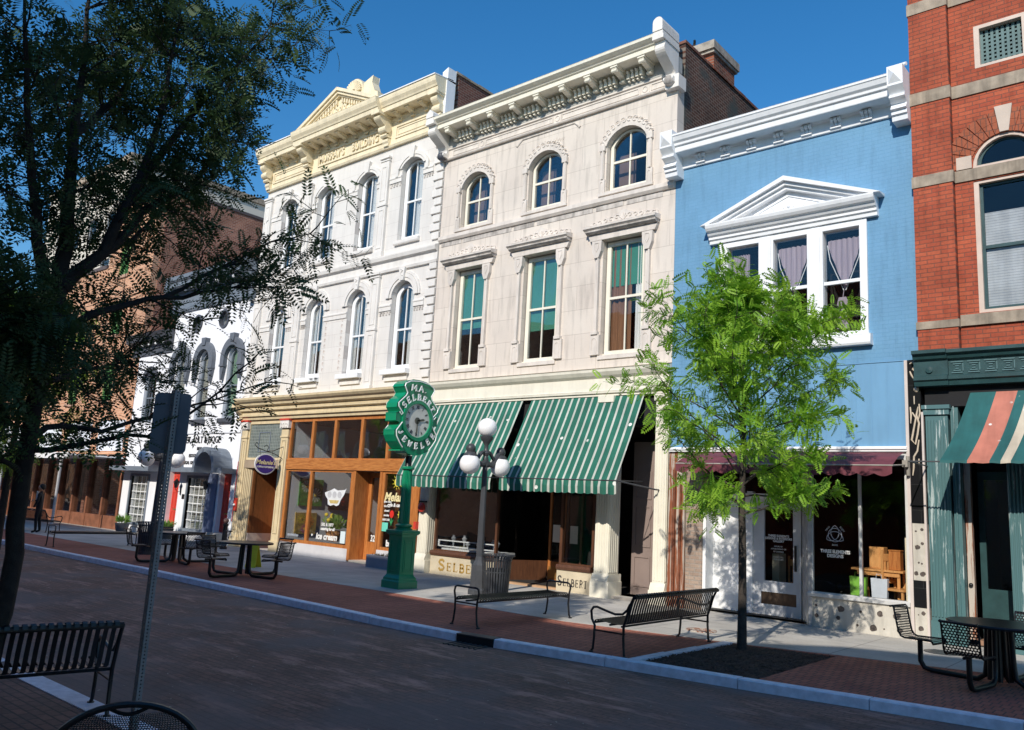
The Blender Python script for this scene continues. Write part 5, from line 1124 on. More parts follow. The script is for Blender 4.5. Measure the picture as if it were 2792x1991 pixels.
MB().box(-35.62,-35.30,.32,22,0,15.36).build('side_wall',ORS,ob); MB().box(-60,-59.7,.32,22,0,12.2).build('side_wall',ORS,ob); MB().box(-40,-39.7,.32,22,0,15.36).build('side_wall',ORS,ob); MB().box(-59.7,-35.6,21.7,22,0,12.2).build('rear_wall',ORS,ob); MB().box(-39.7,-35.62,.3,21.7,15.0,15.1).build('roof',VOID,ob); MB().box(-59.7,-40.02,.3,21.7,12.0,12.1).build('roof',VOID,ob)
b = MB(); b.box(-39.95,-35.27,-.05,.4,15.36,15.5); b.box(-35.66,-35.26,.4,22,15.36,15.5); b.box(-60.05,-40.0,-.06,.4,12.2,12.38); b.build('coping',mat('dark_coping',(.10,.08,.08),.8,.2),ob)
# white transom band, piers, canopy and shopfronts
MB().box(-60,-35.32,.03,.3,3.2,3.25).build('header',DWOOD,ob)
for a in range(7):
    x = -35.6-a*3.4; MB().box(x-2.75,x-.15,-.03,0,3.35,4.7).build('white_transom_panel',mat('bluish_white_panel',(.70,.74,.80),.5,.12,.7) if a == 0 else bpy.data.materials['bluish_white_panel'],ob)
b = MB(); b.box(-60,-35.34,-2.3,0,3.0,3.06); b.box(-60,-35.34,-2.36,-2.3,2.85,3.10); cn = b.build('canopy',WHITE,ob)
for x in (-36.3,-43.0,-49.8,-56.5): MB().tube([(x,-2.2,0),(x,-2.2,2.95)],.055,10).build('canopy_post',mat('post_grey',(.42,.42,.43),.5,.1) if x > -37 else bpy.data.materials['post_grey'],cn)
b = MB()
for k in range(16): x = -59.6+k*1.6; b.box(x,x+.16,.0,.3,0,3.2)
b.box(-60,-35.32,.02,.28,0,.55); b.build('shopfront_posts',mat('reddish_wood_posts',(.22,.09,.05),.6,.3),ob)
MB().box(-59.9,-35.4,.12,.13,.5,3.2).build('shop_pane',GL,ob); MB().box(-60,-35.4,2.5,2.6,0,3.2).build('interior',VOID,ob)
# beige tall building further down and distant block closing the street
tb = thing('beige_tower_block','tall pale beige building rising behind the orange brick one, seen through the dark tree','building')
tz = 27.5; holes = [rect(-77+3.4*i,-75.4+3.4*i,z,z+2.1) for i in range(4) for z in (13.5,17.5,21.5)]
wall(tb,-80,-63.5,0,tz,holes,BEIGE,y=10); MB().box(-63.8,-63.5,10.33,26,0,tz).build('side_wall',BEIGE,tb); MB().box(-80,-79.7,10.33,26,0,tz).build('side_wall',BEIGE,tb)
for i in range(4):
    for z in (13.5,17.5,21.5): win(tb,-77+3.4*i,-75.4+3.4*i,z,z+2.1,0,rail=z+1,mull=0,y=10.1,fmat=SLATE)
MB().box(-79.7,-63.82,10.4,25,tz-.4,tz-.2).build('roof',VOID,tb)
b = MB(); b.box(-80.2,-63.3,9.8,10.4,tz,tz+.5); b.box(-63.8,-63.3,10.4,26,tz,tz+.5); b.build('coping',STONEB,tb)
for k,y in enumerate((13,17,21)):
    for z in (17.5,21.5): MB().box(-63.5,-63.45,y,y+1.2,z,z+2.1).build('side_window',GLU,tb)
fb = thing('far_street_building','low warm brick building closing the far left end of the street','building'); MB().box(-125,-100,-30,1,0,14).build('wall',ORB,fb); MB().box(-125.3,-99.7,-30.3,1.3,14,14.5).build('roof',STONEB,fb)
for i in range(5):
    for z in (4.5,8.5): MB().box(-100,-99.95,-28+5*i,-26+5*i,z,z+2.2).build('window',GLU,fb)
# ================================================================== OPPOSITE SIDE (unseen behind the viewer; roof heights set for the shade on the street)
def opp(xa, xb, prof, mt, lab):
    t = thing('opposite_building', lab, 'building'); poly = [(xa,-.1),(xb,-.1)]+prof[::-1]
    MB().slab(poly,(),-34,-19).build('wall', mt, t)
    n = int((xb-xa)/2.4)
    for k in range(n):
        for z in (4.6,7.6):
            x = xa+.8+k*2.4
            if x+1.1 < xb and z+1.7 < min(p[1] for p in prof)-.3: f = MB().slab(rect(x,x+1.1,z,z+1.7),[rect(x+.08,x+1.02,z+.08,z+1.62)],-19+.0,-18.9,).build('window',WHITE,t); MB().box(x+.06,x+1.04,-18.98,-18.97,z+.06,z+1.64).build('pane',GLU,f)
    return t
opp(-90,-24.2,[(-90,12.2),(-24.2,12.2)],ORB,'long orange brick row across the street behind the viewer')
opp(-24.18,-9.3,[(-24.18,12.4),(-9.3,12.4)],REDB,'taller red brick block across the street behind the viewer, casting the shade on the pavement')
opp(-9.28,22,[(-9.28,9.5),(-4.4,9.5),(-2.1,10.1),(-.4,11.0),(2.1,11.7),(22,11.7)],BEIGE,'lower beige building across the street behind the viewer, roofline shaped to cast shade on the pavement')  # unseen roofline, shaped to set where the shade on the pavement ends
# ================================================================== STREET CLOCK
ck = thing('street_clock','green cast street clock on a fluted column with white neon jeweller lettering','clock',(-13.82,-3.28,0))
b = MB(); 
def sq(prof, b=None):
    b = b or MB(); return b.lathe([(r*math.sqrt(2),z) for r,z in prof],(0,0,0),4,pi/4)
sq([(.285,0),(.285,.16),(.26,.18),(.26,.22),(.225,.27),(.212,.30),(.212,1.12),(.23,1.16),(.26,1.18),(.275,1.20),(.275,1.25),(.20,1.27)]).build('pedestal',GREENC,ck,bev=.006)
b = MB()
for rot in range(4):
    q = Matrix.Rotation(rot*pi/2,4,'Z'); s0 = MB().slab(rect(-.135,.135,.36,1.06),[rect(-.112,.112,.385,1.035)],-.222,-.212); s0.slab(rect(-.085,.085,.42,1.0),(),-.219,-.212)
    MB2 = MB(); MB2.add([tuple(q@Vector(v)) for v in s0.v], s0.f); MB2.build('pedestal_panel',GREENC,ck)
b = MB(); b.lathe([(.20,1.25),(.20,1.29),(.16,1.31),(.19,1.34),(.19,1.37),(.14,1.40)],(0,0,0),24); n = 20; prof = []
base = len(b.v)
for z,r in ((1.40,.128),(2.62,.105)):
    for k in range(n*2): a = pi*k/n; rr = r if k%2 else r*.86; b.v.append((rr*cos(a),rr*sin(a),z))
for k in range(n*2): j = (k+1)%(n*2); b.f.append((base+k,base+j,base+j+2*n,base+k+2*n))
b.lathe([(.12,2.60),(.15,2.62),(.15,2.66),(.10,2.68)],(0,0,0),24); b.build('column',GREENC,ck)
MB().lathe([(.09,2.66),(.075,2.70),(.075,2.92),(.0005,2.92)],(0,0,0),16).build('neck',BLACK,ck,True)
half = [(0,.93),(.20,.92),(.36,.87),(.47,.79),(.49,.73),(.40,.60),(.43,.53),(.55,.44),(.63,.34),(.645,.24),(.57,.15),(.635,.12),(.635,-.06),(.52,-.09),(.52,-.16),(.66,-.27),(.655,-.38),(.57,-.52),(.42,-.66),(.22,-.76),(0,-.79)]
out = half+[(-y,z) for y,z in half[::-1][1:-1]]; zc = 3.72
cs = MB().slab([(y,zc+z) for y,z in out],(),-.17,.17,'x').build('case',GREENC,ck,bev=.012)
MB().box(-.19,.19,-.46,-.36,zc-.72,zc-.69).build('case_bracket',GREENC,cs)
for sx_ in (1,-1):
    X = .17*sx_
    ring = MB(); o = lambda r,n=40: [(r*cos(2*pi*k/n),zc+r*sin(2*pi*k/n)) for k in range(n)]
    ring.slab(o(.46),[o(.385)],min(X,X+.05*sx_),max(X,X+.05*sx_),'x'); ring.build('bezel',GREENC,cs,bev=.008)
    dl = MB().slab(o(.39),(),min(X,X+.012*sx_),max(X,X+.012*sx_),'x').build('dial',DIAL,cs)
    rn = ['XII','I','II','III','IIII','V','VI','VII','VIII','IX','X','XI']
    for k,s in enumerate(rn):
        a = pi/2-2*pi*k/12; rr = .305
        ang = a-pi/2; m_ = Matrix.Rotation(pi/2*sx_,4,'Z')@Matrix.Rotation(pi/2,4,'X')@Matrix.Rotation(ang,4,'Z')
        t = text('numeral',s,.11,DARKL,dl,(0,0,0),ext=.001,bold=.003,sx=.8); t.matrix_local = Matrix.Translation((X+.016*sx_,rr*cos(a)*sx_,zc+rr*sin(a)))@m_@Matrix.Diagonal((.62,1,1,1))
    b = MB(); b.slab([(y,z) for y,z in o(.075,20)],(),min(X+.015*sx_,X+.03*sx_),max(X+.015*sx_,X+.03*sx_),'x'); HM = mat('clock_hand_metal',(.10,.10,.085),.4,.1,5,metal=.3)
    for ang,L,w in ((R(-90),.34,.022),(R(10),.25,.028)):
        d = Vector((0,cos(ang)*sx_,sin(ang))); p = Vector((X+.03*sx_,0,zc)); nrm = Vector((0,-sin(ang)*sx_,cos(ang)))*w
        b.add([p-nrm*.5,p+d*L*.7-nrm,p+d*L,p+d*L*.7+nrm,p+nrm*.5],[(0,1,2,3,4)])
    b.build('hands',HM,dl)
    # neon: outline and letters
    b = MB(); def_off = X+.035*sx_
    P3 = lambda y,z: (def_off,y,zc+z)
    up = [(-.56,.14),(-.50,.08),(-.46,.12),(-.60,.26),(-.61,.34),(-.40,.53),(-.37,.60),(-.46,.74),(-.44,.80),(-.30,.87),(0,.905),(.30,.87),(.44,.80),(.46,.74),(.37,.60),(.40,.53),(.61,.34),(.60,.26),(.46,.12),(.50,.08),(.56,.14)]
    b.tube([P3(y,z) for y,z in up],.013,6)
    lo = [(-.50,-.12),(-.46,-.08),(-.62,-.28),(-.60,-.40),(-.48,-.56),(-.40,-.64)]; b.tube([P3(y,z) for y,z in lo],.013,6); b.tube([P3(-y,z) for y,z in lo[::-1]],.013,6)
    b.tube([P3(.475*cos(t)*sx_,.475*sin(t)) for t in [R(88-7*k) for k in range(13)]],.012,6)
    b.build('neon_outline',NEON,cs,True)
    def arcword(s, rad, a0, a1, h, w, inward=False):
        b = MB(); n = len(s)
        for i,ch in enumerate(s):
            a = a0+(a1-a0)*i/(n-1) if n > 1 else (a0+a1)/2
            for st in strokes(ch):
                for off in (-.011,.011):
                    pts = []
                    for (u,v) in st:
                        du = (u-.5)*w+off; dv = (v-.5)*h+off*.6; ux = (sin(a),-cos(a)) if not inward else (-sin(a),cos(a)); ur = (cos(a),sin(a)) if not inward else (-cos(a),-sin(a))
                        pts.append((def_off,(rad*cos(a)+du*ux[0]+dv*ur[0])*sx_,zc+rad*sin(a)+du*ux[1]+dv*ur[1]))
                    b.tube(pts,.0085,5)
        return b.build('neon_lettering',NEON,cs,True)
    arcword('SELBERT',.535,R(144),R(36),.13,.10); arcword('JEWELER',.575,R(212),R(328),.13,.095,True)
    b = MB()
    for i,ch in enumerate('M.A.'):
        for st in strokes(ch):
            for off in (-.011,.011):
                x0 = -.25+[0,.15,.22,.40][i]; ww = .14 if ch != '.' else .06
                b.tube([(def_off,(x0+u*ww+off)*sx_,zc+.665+v*.14+off*.6) for u,v in st],.0085,5)
    b.build('neon_lettering',NEON,cs,True)
# ================================================================== STREET LAMPS
def make_lamp(lab):
    t = thing('street_lamp',lab,'street lamp',(0,0,0),0,'globe street lamps along the pavement')
    b = MB(); n = 8; b.lathe([(.23,0),(.23,.10),(.20,.14),(.17,.5),(.15,.62),(.105,.72),(.085,.80),(.060,2.75),(.075,2.77),(.075,2.81),(.055,2.84)],(0,0,0),8,pi/8); b.build('post',LAMPM,t)
    MB().lathe([(.055,2.82),(.07,2.9),(.05,2.98),(.085,3.05),(.05,3.12),(.045,3.22),(.075,3.28),(.14,3.36),(.15,3.42),(.0005,3.43)],(0,0,0),16).build('lamp_cap',IRON,t,True)
    MB().ball((0,0,3.62),.215,20).build('globe',GLOBE,t,True)
    for sg in (-1,1):
        b = MB(); b.tube([(0,0,2.86),(0,sg*.10,2.80),(0,sg*.22,2.80),(0,sg*.33,2.90),(0,sg*.42,3.05),(0,sg*.50,3.14)],[.065,.07,.065,.06,.06,.065],8); b.tube([(0,sg*.04,3.08),(0,sg*.15,3.05),(0,sg*.26,2.93),(0,sg*.30,2.86)],[.045,.045,.04,.03],6)
        b.lathe([(.03,3.22),(.07,3.20),(.10,3.15),(.11,3.10),(.085,3.04),(.13,3.0),(.15,2.95),(.16,2.90)],(0,sg*.50,0),16)
        a = b.build('lamp_arm',IRON,t,True); MB().ball((0,sg*.50,2.78),.225,20).build('globe',GLOBE,a,True)
    return t
lp = make_lamp('grey lamp post with three white globes behind the ribbed litter bin'); lp.location = (-12.2,-2.46,0)
dup(lp,(-24.3,-3.85,0),0,'far globe lamp seen behind the sign post, the nearer of the two')
dup(lp,(-26.6,-2.70,0),0,'far globe lamp seen behind the sign post, the farther of the two')
# ================================================================== LITTER BINS
def make_bin(lab):
    t = thing('litter_bin',lab,'litter bin',(0,0,0),0,'ribbed litter bins'); b = MB(); n = 30
    for k in range(n):
        a = 2*pi*k/n; c_,s_ = cos(a),sin(a); pr = [(.25,.06),(.265,.3),(.285,.6),(.295,.78),(.32,.86),(.37,.90)]
        for (r0,z0),(r1,z1) in zip(pr,pr[1:]):
            h = .019; b.add([(r0*c_-h*s_,r0*s_+h*c_,z0),(r0*c_+h*s_,r0*s_-h*c_,z0),(r1*c_+h*s_,r1*s_-h*c_,z1),(r1*c_-h*s_,r1*s_+h*c_,z1)],[(0,1,2,3)])
            r2,r3 = r0-.008,r1-.008; b.add([(r2*c_-h*s_,r2*s_+h*c_,z0),(r2*c_+h*s_,r2*s_-h*c_,z0),(r3*c_+h*s_,r3*s_-h*c_,z1),(r3*c_-h*s_,r3*s_+h*c_,z1)],[(0,3,2,1)])
    b.build('slats',IRON,t)
    MB().lathe([(.27,.0),(.27,.08),(.25,.08),(.25,.0)],(0,0,0),30).build('base_ring',IRON,t)
    b = MB()
    for z,r in ((.80,.30),(.55,.275),(.892,.36)): b.tube([(r*cos(2*pi*k/30),r*sin(2*pi*k/30),z) for k in range(31)],.012,5)
    b.build('hoop',IRON,t); MB().lathe([(.19,.08),(.20,.62),(.19,.62),(.18,.10)],(0,0,0),24).build('liner',BLACK,t)
    return t
bn = make_bin('ribbed grey litter bin with flared rim in front of the globe lamp post'); bn.location = (-11.45,-2.72,0)
dup(bn,(-23.2,-4.5,0),.1,'dark litter bin partly hidden by the sign post and the far table')
# ================================================================== BENCHES
def strap(b, path, y, w, t=.007):
    n = len(path); vs = []
    for i in range(n):
        a = Vector(path[max(i-1,0)]); c = Vector(path[min(i+1,n-1)]); d = (c-a).normalized(); nx,nz = -d.y*t, d.x*t; p = path[i]
        vs += [(p[0],y-w/2,p[1]),(p[0],y+w/2,p[1]),(p[0]+nx,y+w/2,p[1]+nz),(p[0]+nx,y-w/2,p[1]+nz)]
    fs = []
    for i in range(n-1):
        k = 4*i
        for j in range(4): fs.append((k+j,k+(j+1)%4,k+4+(j+1)%4,k+4+j))
    fs += [(0,3,2,1),(4*n-4,4*n-3,4*n-2,4*n-1)]; return b.add(vs,fs)
BL = 2.44
def make_bench(lab, back, grp='black slatted metal benches'):
    """seat faces -x; long axis y"""
    t = thing('bench',lab,'bench',(0,0,0),0,grp); n = 37
    seat = [(-.28,.395),(-.275,.42),(-.24,.435),(-.12,.42),(0,.408),(.10,.405),(.20,.415)] if back else [(-.25,.39),(-.25,.42),(-.21,.44),(-.1,.43),(0,.425),(.1,.43),(.21,.44),(.25,.42),(.25,.39)]
    b = MB()
    for k in range(n): strap(b,seat,-BL/2+.06+(BL-.12)*k/(n-1),.038)
    b.build('seat',BLACK,t)
    b = MB()
    for x in (seat[0][0]+.01,0.,seat[-1][0]-.01): b.tube([(x,-BL/2,.395),(x,BL/2,.395)],.016,6)
    b.build('seat_rail',BLACK,t)
    if back:
        bk = [(.20,.415),(.245,.44),(.265,.50),(.285,.60),(.315,.70),(.345,.78),(.355,.815),(.38,.835),(.41,.825),(.415,.80)]
        b = MB()
        for k in range(n): strap(b,bk,-BL/2+.06+(BL-.12)*k/(n-1),.038)
        b.build('backrest',BLACK,t); MB().tube([(.385,-BL/2,.80),(.385,BL/2,.80)],.028,8).build('back_rail',BLACK,t)
    for sg in (-1,1):
        y = sg*(BL/2-.0)
        if back:
            MB().tube([(-.30,y,0),(-.30,y,.015),(-.27,y,.05),(-.255,y,.20),(-.25,y,.36),(-.30,y,.44),(-.315,y,.55),(-.28,y,.60),(-.22,y,.61),(-.05,y,.57),(.08,y,.545),(.20,y,.56),(.27,y,.62),(.31,y,.70)],.017,8).build('armrest',BLACK,t,True)
            MB().tube([(.25,y,0),(.235,y,.05),(.22,y,.25),(.22,y,.40),(.26,y,.52),(.31,y,.68),(.37,y,.80)],.018,8).build('leg',BLACK,t,True)
        else:
            b = MB(); b.tube([(-.29,y,0),(-.26,y,.06),(-.235,y,.25),(-.245,y,.42),(-.27,y,.52),(-.255,y,.59),(-.21,y,.61),(.21,y,.61),(.255,y,.59),(.27,y,.52),(.245,y,.42),(.235,y,.25),(.26,y,.06),(.29,y,0)],.017,8); b.build('end_frame',BLACK,t,True)
        MB().tube([(-.25,y,.30 if back else .36),(.24,y,.30 if back else .36)],.012,6).build('cross_bar',BLACK,t)
        for x in (-.30,.25) if back else (-.29,.29): MB().lathe([(.035,0),(.03,.02),(.0005,.025)],(x,y,0),10).build('foot',BLACK,t)
    return t
b2 = make_bench('black bench with tall slatted back next to the mulch bed, by the young green tree',True); b2.location = (-6.36,-4.93,.0); b2.rotation_euler = (0,0,R(0))
dup(b2,(-7.93,-13.52,-.096),R(-9),'near bench in shade at the lower left edge, seen from behind')
dup(b2,(-34.2,-3.6,0),R(-80),'far dark bench with a tall back beside the white canopy post')
b1 = make_bench('backless black bench with looped arms in front of the litter bin',False); b1.location = (-9.15,-4.85,0); b1.rotation_euler = (0,0,R(0))
dup(b1,(-26.2,-4.75,0),0,'backless black bench in deep shade near the far litter bin')
# ================================================================== PICNIC TABLES
PERF = perf('perforated_black_steel',(.015,.015,.016),26.,.34)
def uvplane(name, grid, mt, par):
    """grid[i][j] points -> uv mapped sheet (uv in metres)"""
    me = bpy.data.meshes.new(name); n,m_ = len(grid),len(grid[0]); vs = [tuple(p) for r in grid for p in r]
    fs = [(i*m_+j,i*m_+j+1,(i+1)*m_+j+1,(i+1)*m_+j) for i in range(n-1) for j in range(m_-1)]; me.from_pydata(vs,[],fs); uv = me.uv_layers.new(name='UVMap')
    U = [0.]; V_ = [0.]
    for i in range(1,n): U.append(U[-1]+(Vector(grid[i][0])-Vector(grid[i-1][0])).length)
    for j in range(1,m_): V_.append(V_[-1]+(Vector(grid[0][j])-Vector(grid[0][j-1])).length)
    for p in me.polygons:
        for li in p.loop_indices: vi = me.loops[li].vertex_index; uv.data[li].uv = (V_[vi%m_],U[vi//m_])
    me.materials.append(mt); o = bpy.data.objects.new(name,me); COL.objects.link(o); o.parent = par; return o
def make_table(lab, nseat=4, rot=0.):
    t = thing('picnic_table',lab,'picnic table',(0,0,0),0,'round picnic tables with attached seats')
    MB().lathe([(.0005,.735),(.56,.735),(.60,.73),(.605,.755),(.59,.77),(.0005,.765)],(0,0,0),40).build('tabletop',BLACK,t,True)
    b = MB()
    for k in range(4): a = pi/2*k+rot; b.tube([(.10*cos(a+.3),.10*sin(a+.3),.73),(.12*cos(a+.3),.12*sin(a+.3),.05)],.03,8)
    b.build('pedestal',BLACK,t,True)
    for k in range(nseat):
        a = pi/2*k+rot; c_,s_ = cos(a),sin(a); Q = lambda r,l,z: (r*c_-l*s_, r*s_+l*c_, z)
        f = MB().tube([Q(.14,0,.70),Q(.16,0,.25),Q(.18,0,.10),Q(.27,0,.035),Q(.42,0,.03),Q(.85,0,.03),Q(.95,0,.05),Q(1.0,0,.13),Q(1.0,0,.25),Q(1.0,0,.42)],.034,10).build('seat_frame',BLACK,t,True)
        path = [(.74,.40),(.76,.43),(.80,.44),(1.12,.43),(1.17,.45),(1.20,.50),(1.22,.60),(1.26,.82),(1.28,.84),(1.31,.83)]
        g_ = [[Q(r,l,z) for l in (-.21,-.14,-.07,0,.07,.14,.21)] for r,z in path]
        st = uvplane('seat',g_,PERF,t); e = MB()
        e.tube([Q(r,-.21,z) for r,z in path],.012,6); e.tube([Q(r,.21,z) for r,z in path],.012,6); e.tube([Q(.74,-.21,.40),Q(.74,.21,.40)],.016,6); e.tube([Q(1.31,-.21,.83),Q(1.31,.21,.83)],.016,6); e.tube([Q(.85,0,.415),Q(1.15,0,.415)],.02,6)
        e.build('seat_edging',BLACK,st,True)
    return t
ta = make_table('nearest round black picnic table with perforated seats at the right edge'); ta.location = (-2.2,-3.35,0); ta.rotation_euler = (0,0,R(-9))
dup(ta,(-17.0,-5.2,0),R(12),'round black picnic table in front of the brown board door')
dup(ta,(-20.6,-4.95,0),R(-10),'round black picnic table behind the sign post, nearest the white building')
# cafe chair and wet floor sign
ch = thing('mesh_cafe_chair','round backed black mesh cafe chair cut off by the bottom edge','chair',(-3.97,-13.9,-.08),R(-116)); ch.scale = (1.17,1.17,1.17)
pts = []; n = 24
gb = []
for i in range(n+1):
    a = pi*i/n; gb.append((.29*cos(a),.0,.62+.22*sin(a)))
b = MB(); b.tube([(.30,0,.40)]+[(p[0],p[1]+.03*sin(pi*i/n),p[2]) for i,p in enumerate(gb)]+[(-.30,0,.40)],.013,8); b.tube([(.28,0,.62),(.0,.01,.60),(-.28,0,.62)],.008,6); b.tube([(-.09+.18*k/12,.02,.835-.035*sin(pi*k/12)) for k in range(13)],.008,6); b.build('back_frame',BLACK,ch,True)
PF2 = perf('fine_black_mesh',(.012,.012,.013),75.,.37)
rows = [[(x*(.285*math.sqrt(max(0,1-((z-.62)/.22)**2)) if z > .62 else .285),.0+.025*(1-x*x),z) for x in [-1+q/6 for q in range(13)]] for z in (.42,.5,.56,.62,.68,.73,.77,.80)]
uvplane('back_mesh',rows,PF2,ch)
rows = [[(x*.27,-.02-.44*k/6,.43-.012*(1-x*x)) for x in [-1+q/4 for q in range(9)]] for k in range(7)]; uvplane('seat',rows,PF2,ch)
b = MB(); b.tube([(.28,-.02,.43),(.28,-.46,.43),(-.28,-.46,.43),(-.28,-.02,.43)],.012,6); b.build('seat_frame',BLACK,ch)
for x,y in ((.27,0),(-.27,0),(.27,-.44),(-.27,-.44)): MB().tube([(x,y,.43),(x*1.05,y*1.05,0)],.012,6).build('leg',BLACK,ch)
wf = thing('caution_sign','small yellow folding floor sign on the pavement between the two far tables','sign',(-18.9,-3.75,0),R(30)); YW = mat('yellow_plastic',(.70,.60,.03),.5,.1)
for sg in (-1,1): MB().add([(-.15,sg*.16,0),(.15,sg*.16,0),(.10,sg*.02,.55),(-.10,sg*.02,.55),(-.15,sg*.16+.012*sg,0),(.15,sg*.16+.012*sg,0),(.10,sg*.02+.012*sg,.55),(-.10,sg*.02+.012*sg,.55)],[(0,1,2,3),(4,7,6,5),(0,4,5,1),(1,5,6,2),(2,6,7,3),(3,7,4,0)]).build('panel',YW,wf)
# bollard, planters
bo = thing('bollard','short black post with ball finial in front of the white building','bollard',(-24.9,-1.1,0)); MB().lathe([(.12,0),(.12,.06),(.085,.1),(.075,.75),(.095,.77),(.095,.81),(.06,.84)],(0,0,0),14).build('post',BLACK,bo,True); MB().ball((0,0,.92),.09,10).build('finial',mat('brown_finial',(.14,.08,.07),.6,.2),bo,True)
for x,lab in ((-29.95,'green potted plant beside the left red door'),(-33.6,'low dark planter under the far grille window')):
    t = thing('potted_plant',lab,'plant',(x,-.55,0)); MB().lathe([(.20,0),(.27,.34),(.29,.38),(.25,.38),(.0005,.33)],(0,0,0),16).build('pot',DSLATE,t,True); b = MB()
    for k in range(170): a = rnd.uniform(0,2*pi); e = rnd.uniform(.3,1.5); leafquad(b,(.12*cos(a),.12*sin(a),.36+rnd.uniform(0,.15)),(cos(a)*cos(e),sin(a)*cos(e),sin(e)),rnd.uniform(.15,.33),.022)
    b.build('leaves',LF,t)
# ================================================================== SIGN POST
sp = thing('sign_post','perforated square steel post carrying a sign seen from behind in the left foreground','sign post',(-6.70,-12.50,-.1),R(8))
b = MB(); h = 2.84; w = .0255; nh = 100
# four faces; front and right faces carry real holes
def holed(b, u, v, org):
    step = .0284
    for k in range(nh):
        z0 = k*step; z1 = z0+step; zc_ = (z0+z1)/2; r = .0072; vs = []
        for q in range(8): a = pi/4*q+pi/8; vs.append(org+u*(r*cos(a))+Vector((0,0,zc_+r*sin(a))))
        o4 = [org+u*w+Vector((0,0,z1)),org-u*w+Vector((0,0,z1)),org-u*w+Vector((0,0,z0)),org+u*w+Vector((0,0,z0))]
        b.add([tuple(p) for p in vs+o4],[(0,8,1),(1,8,9,2),(2,9,3),(3,9,10,4),(4,10,5),(5,10,11,6),(6,11,7),(7,11,8,0)])
ex_,ey_ = Vector((1,0,0)),Vector((0,1,0))
holed(b,ex_,None,Vector((0,-w,0))); holed(b,ey_,None,Vector((w,0,0))); holed(b,ex_,None,Vector((0,w,0))); holed(b,ey_,None,Vector((-w,0,0)))
b.build('post',GALV,sp)
def rrect(w,h,r,n=6):
    p = []
    for cx_,cz_,a0 in ((w-r,h-r,0),(-w+r,h-r,pi/2),(-w+r,-h+r,pi),(w-r,-h+r,3*pi/2)): p += [(cx_+r*cos(a0+pi/2*k/n),cz_+r*sin(a0+pi/2*k/n)) for k in range(n+1)]
    return p
sg_ = MB().slab([(x-.03,z+2.56) for x,z in rrect(.16,.26,.045)],(),w+.002,w+.006).build('sign_plate',SIGNB,sp)
sg_.rotation_euler = (0,0,R(30))
for z in (2.4,2.7): MB().lathe([(.012,0),(.012,.006)],(0,0,0),6).build('bolt',GALV,sg_,loc=(0,w-.004,z)).rotation_euler = (pi/2,0,0)
# camera on red building
sc = thing('security_camera','tiny white security camera on the edge of the red brick building above the white cornice','camera',(-3.95,-.12,10.75)); MB().tube([(0,.1,0),(0,-.02,0),(0,-.06,.03)],.015,6).build('bracket',WHITE,sc); MB().tube([(-.06,-.06,.05),(.08,-.10,.03)],.035,10).build('housing',WHITE,sc,True)
# ================================================================== FURNITURE behind the blue building's window
def board(par,name,x0,x1,y0,y1,z0,z1,m_=OAK): return MB().box(x0,x1,y0,y1,z0,z1).build(name,m_,par,bev=.004)
tbl = thing('display_table','golden wood writing table in the emblem shop window','table',(-4.95,.55,.6)); board(tbl,'tabletop',-.30,.62,-.2,.25,.50,.54)
board(tbl,'apron',-.2,.55,-.17,-.15,.42,.50)
for x in (-.16,.5):
    for y in (-.15,.2): board(tbl,'leg',x,x+.05,y,y+.05,-.55,.5)
cb = thing('small_cabinet','small golden wood cabinet standing on the display table','cabinet',(-4.78,.55,1.145)); board(cb,'carcass',-.16,.10,-.12,.12,0,.40); board(cb,'drawer_front',-.155,.02,-.128,-.12,.02,.38)
cb2 = thing('jewellery_box','darker wooden box standing beside the small cabinet','box',(-4.50,.55,1.145)); board(cb2,'carcass',-.10,.10,-.1,.1,0,.34,WOODV); board(cb2,'lid',-.11,.11,-.11,.11,.342,.365,WOODV)
def tchair(x,y,z,rz,lab):
    t = thing('wooden_chair',lab,'chair',(x,y,z),rz,'golden oak high backed chairs'); 
    for a in (-.2,.16): board(t,'back_post',a,a+.04,.2,.24,0,1.15)
    for a in (-.2,.16): board(t,'leg',a,a+.04,-.2,-.16,0,.43)
    board(t,'seat',-.22,.22,-.22,.22,.43,.47); board(t,'back_rail',-.158,.158,.205,.235,.95,1.08); board(t,'back_rail',-.158,.158,.205,.235,.55,.62)
    for k in range(3): board(t,'back_slat',-.12+.09*k,-.07+.09*k,.21,.23,.62,.95)
    return t
tchair(-4.42,.45,.35,R(70),'oak chair at the right end of the emblem shop window'); tchair(-6.62,1.15,.06,R(10),'oak chair seen through the glazed shop door')
MB().box(-4.22,-4.18,.1,.6,.62,1.75).build('window_reveal',mat('cream_reveal',(.68,.6,.45),.7,.1),bb)
for x,c,lab in ((-5.10,(.22,.50,.06),'green paper bag at the foot of the shop window'),(-4.72,(.60,.64,.72),'pale blue paper bag at the foot of the shop window')):
    t = thing('paper_bag',lab,'bag',(x,.30,.62)); MB().add([(-.13,-.05,0),(.13,-.05,0),(.13,.05,0),(-.13,.05,0),(-.145,-.06,.36),(.145,-.06,.36),(.145,.06,.36),(-.145,.06,.36)],[(0,1,5,4),(1,2,6,5),(2,3,7,6),(3,0,4,7),(0,3,2,1)]).build('sack',mat('bag_%d'%int(c[0]*100),c,.7,.08,4,bmp=0),t)
    MB().tube([(-.05,-.06,.36),(-.04,-.07,.44),(.04,-.07,.44),(.05,-.06,.36)],.005,5).build('handle',mat('bag_handle_%d'%int(c[0]*100),c,.7,.08,4,bmp=0),t)
MB().box(-5.9,-4.2,.1,.8,.55,.60).build('window_platform',INT,bb)
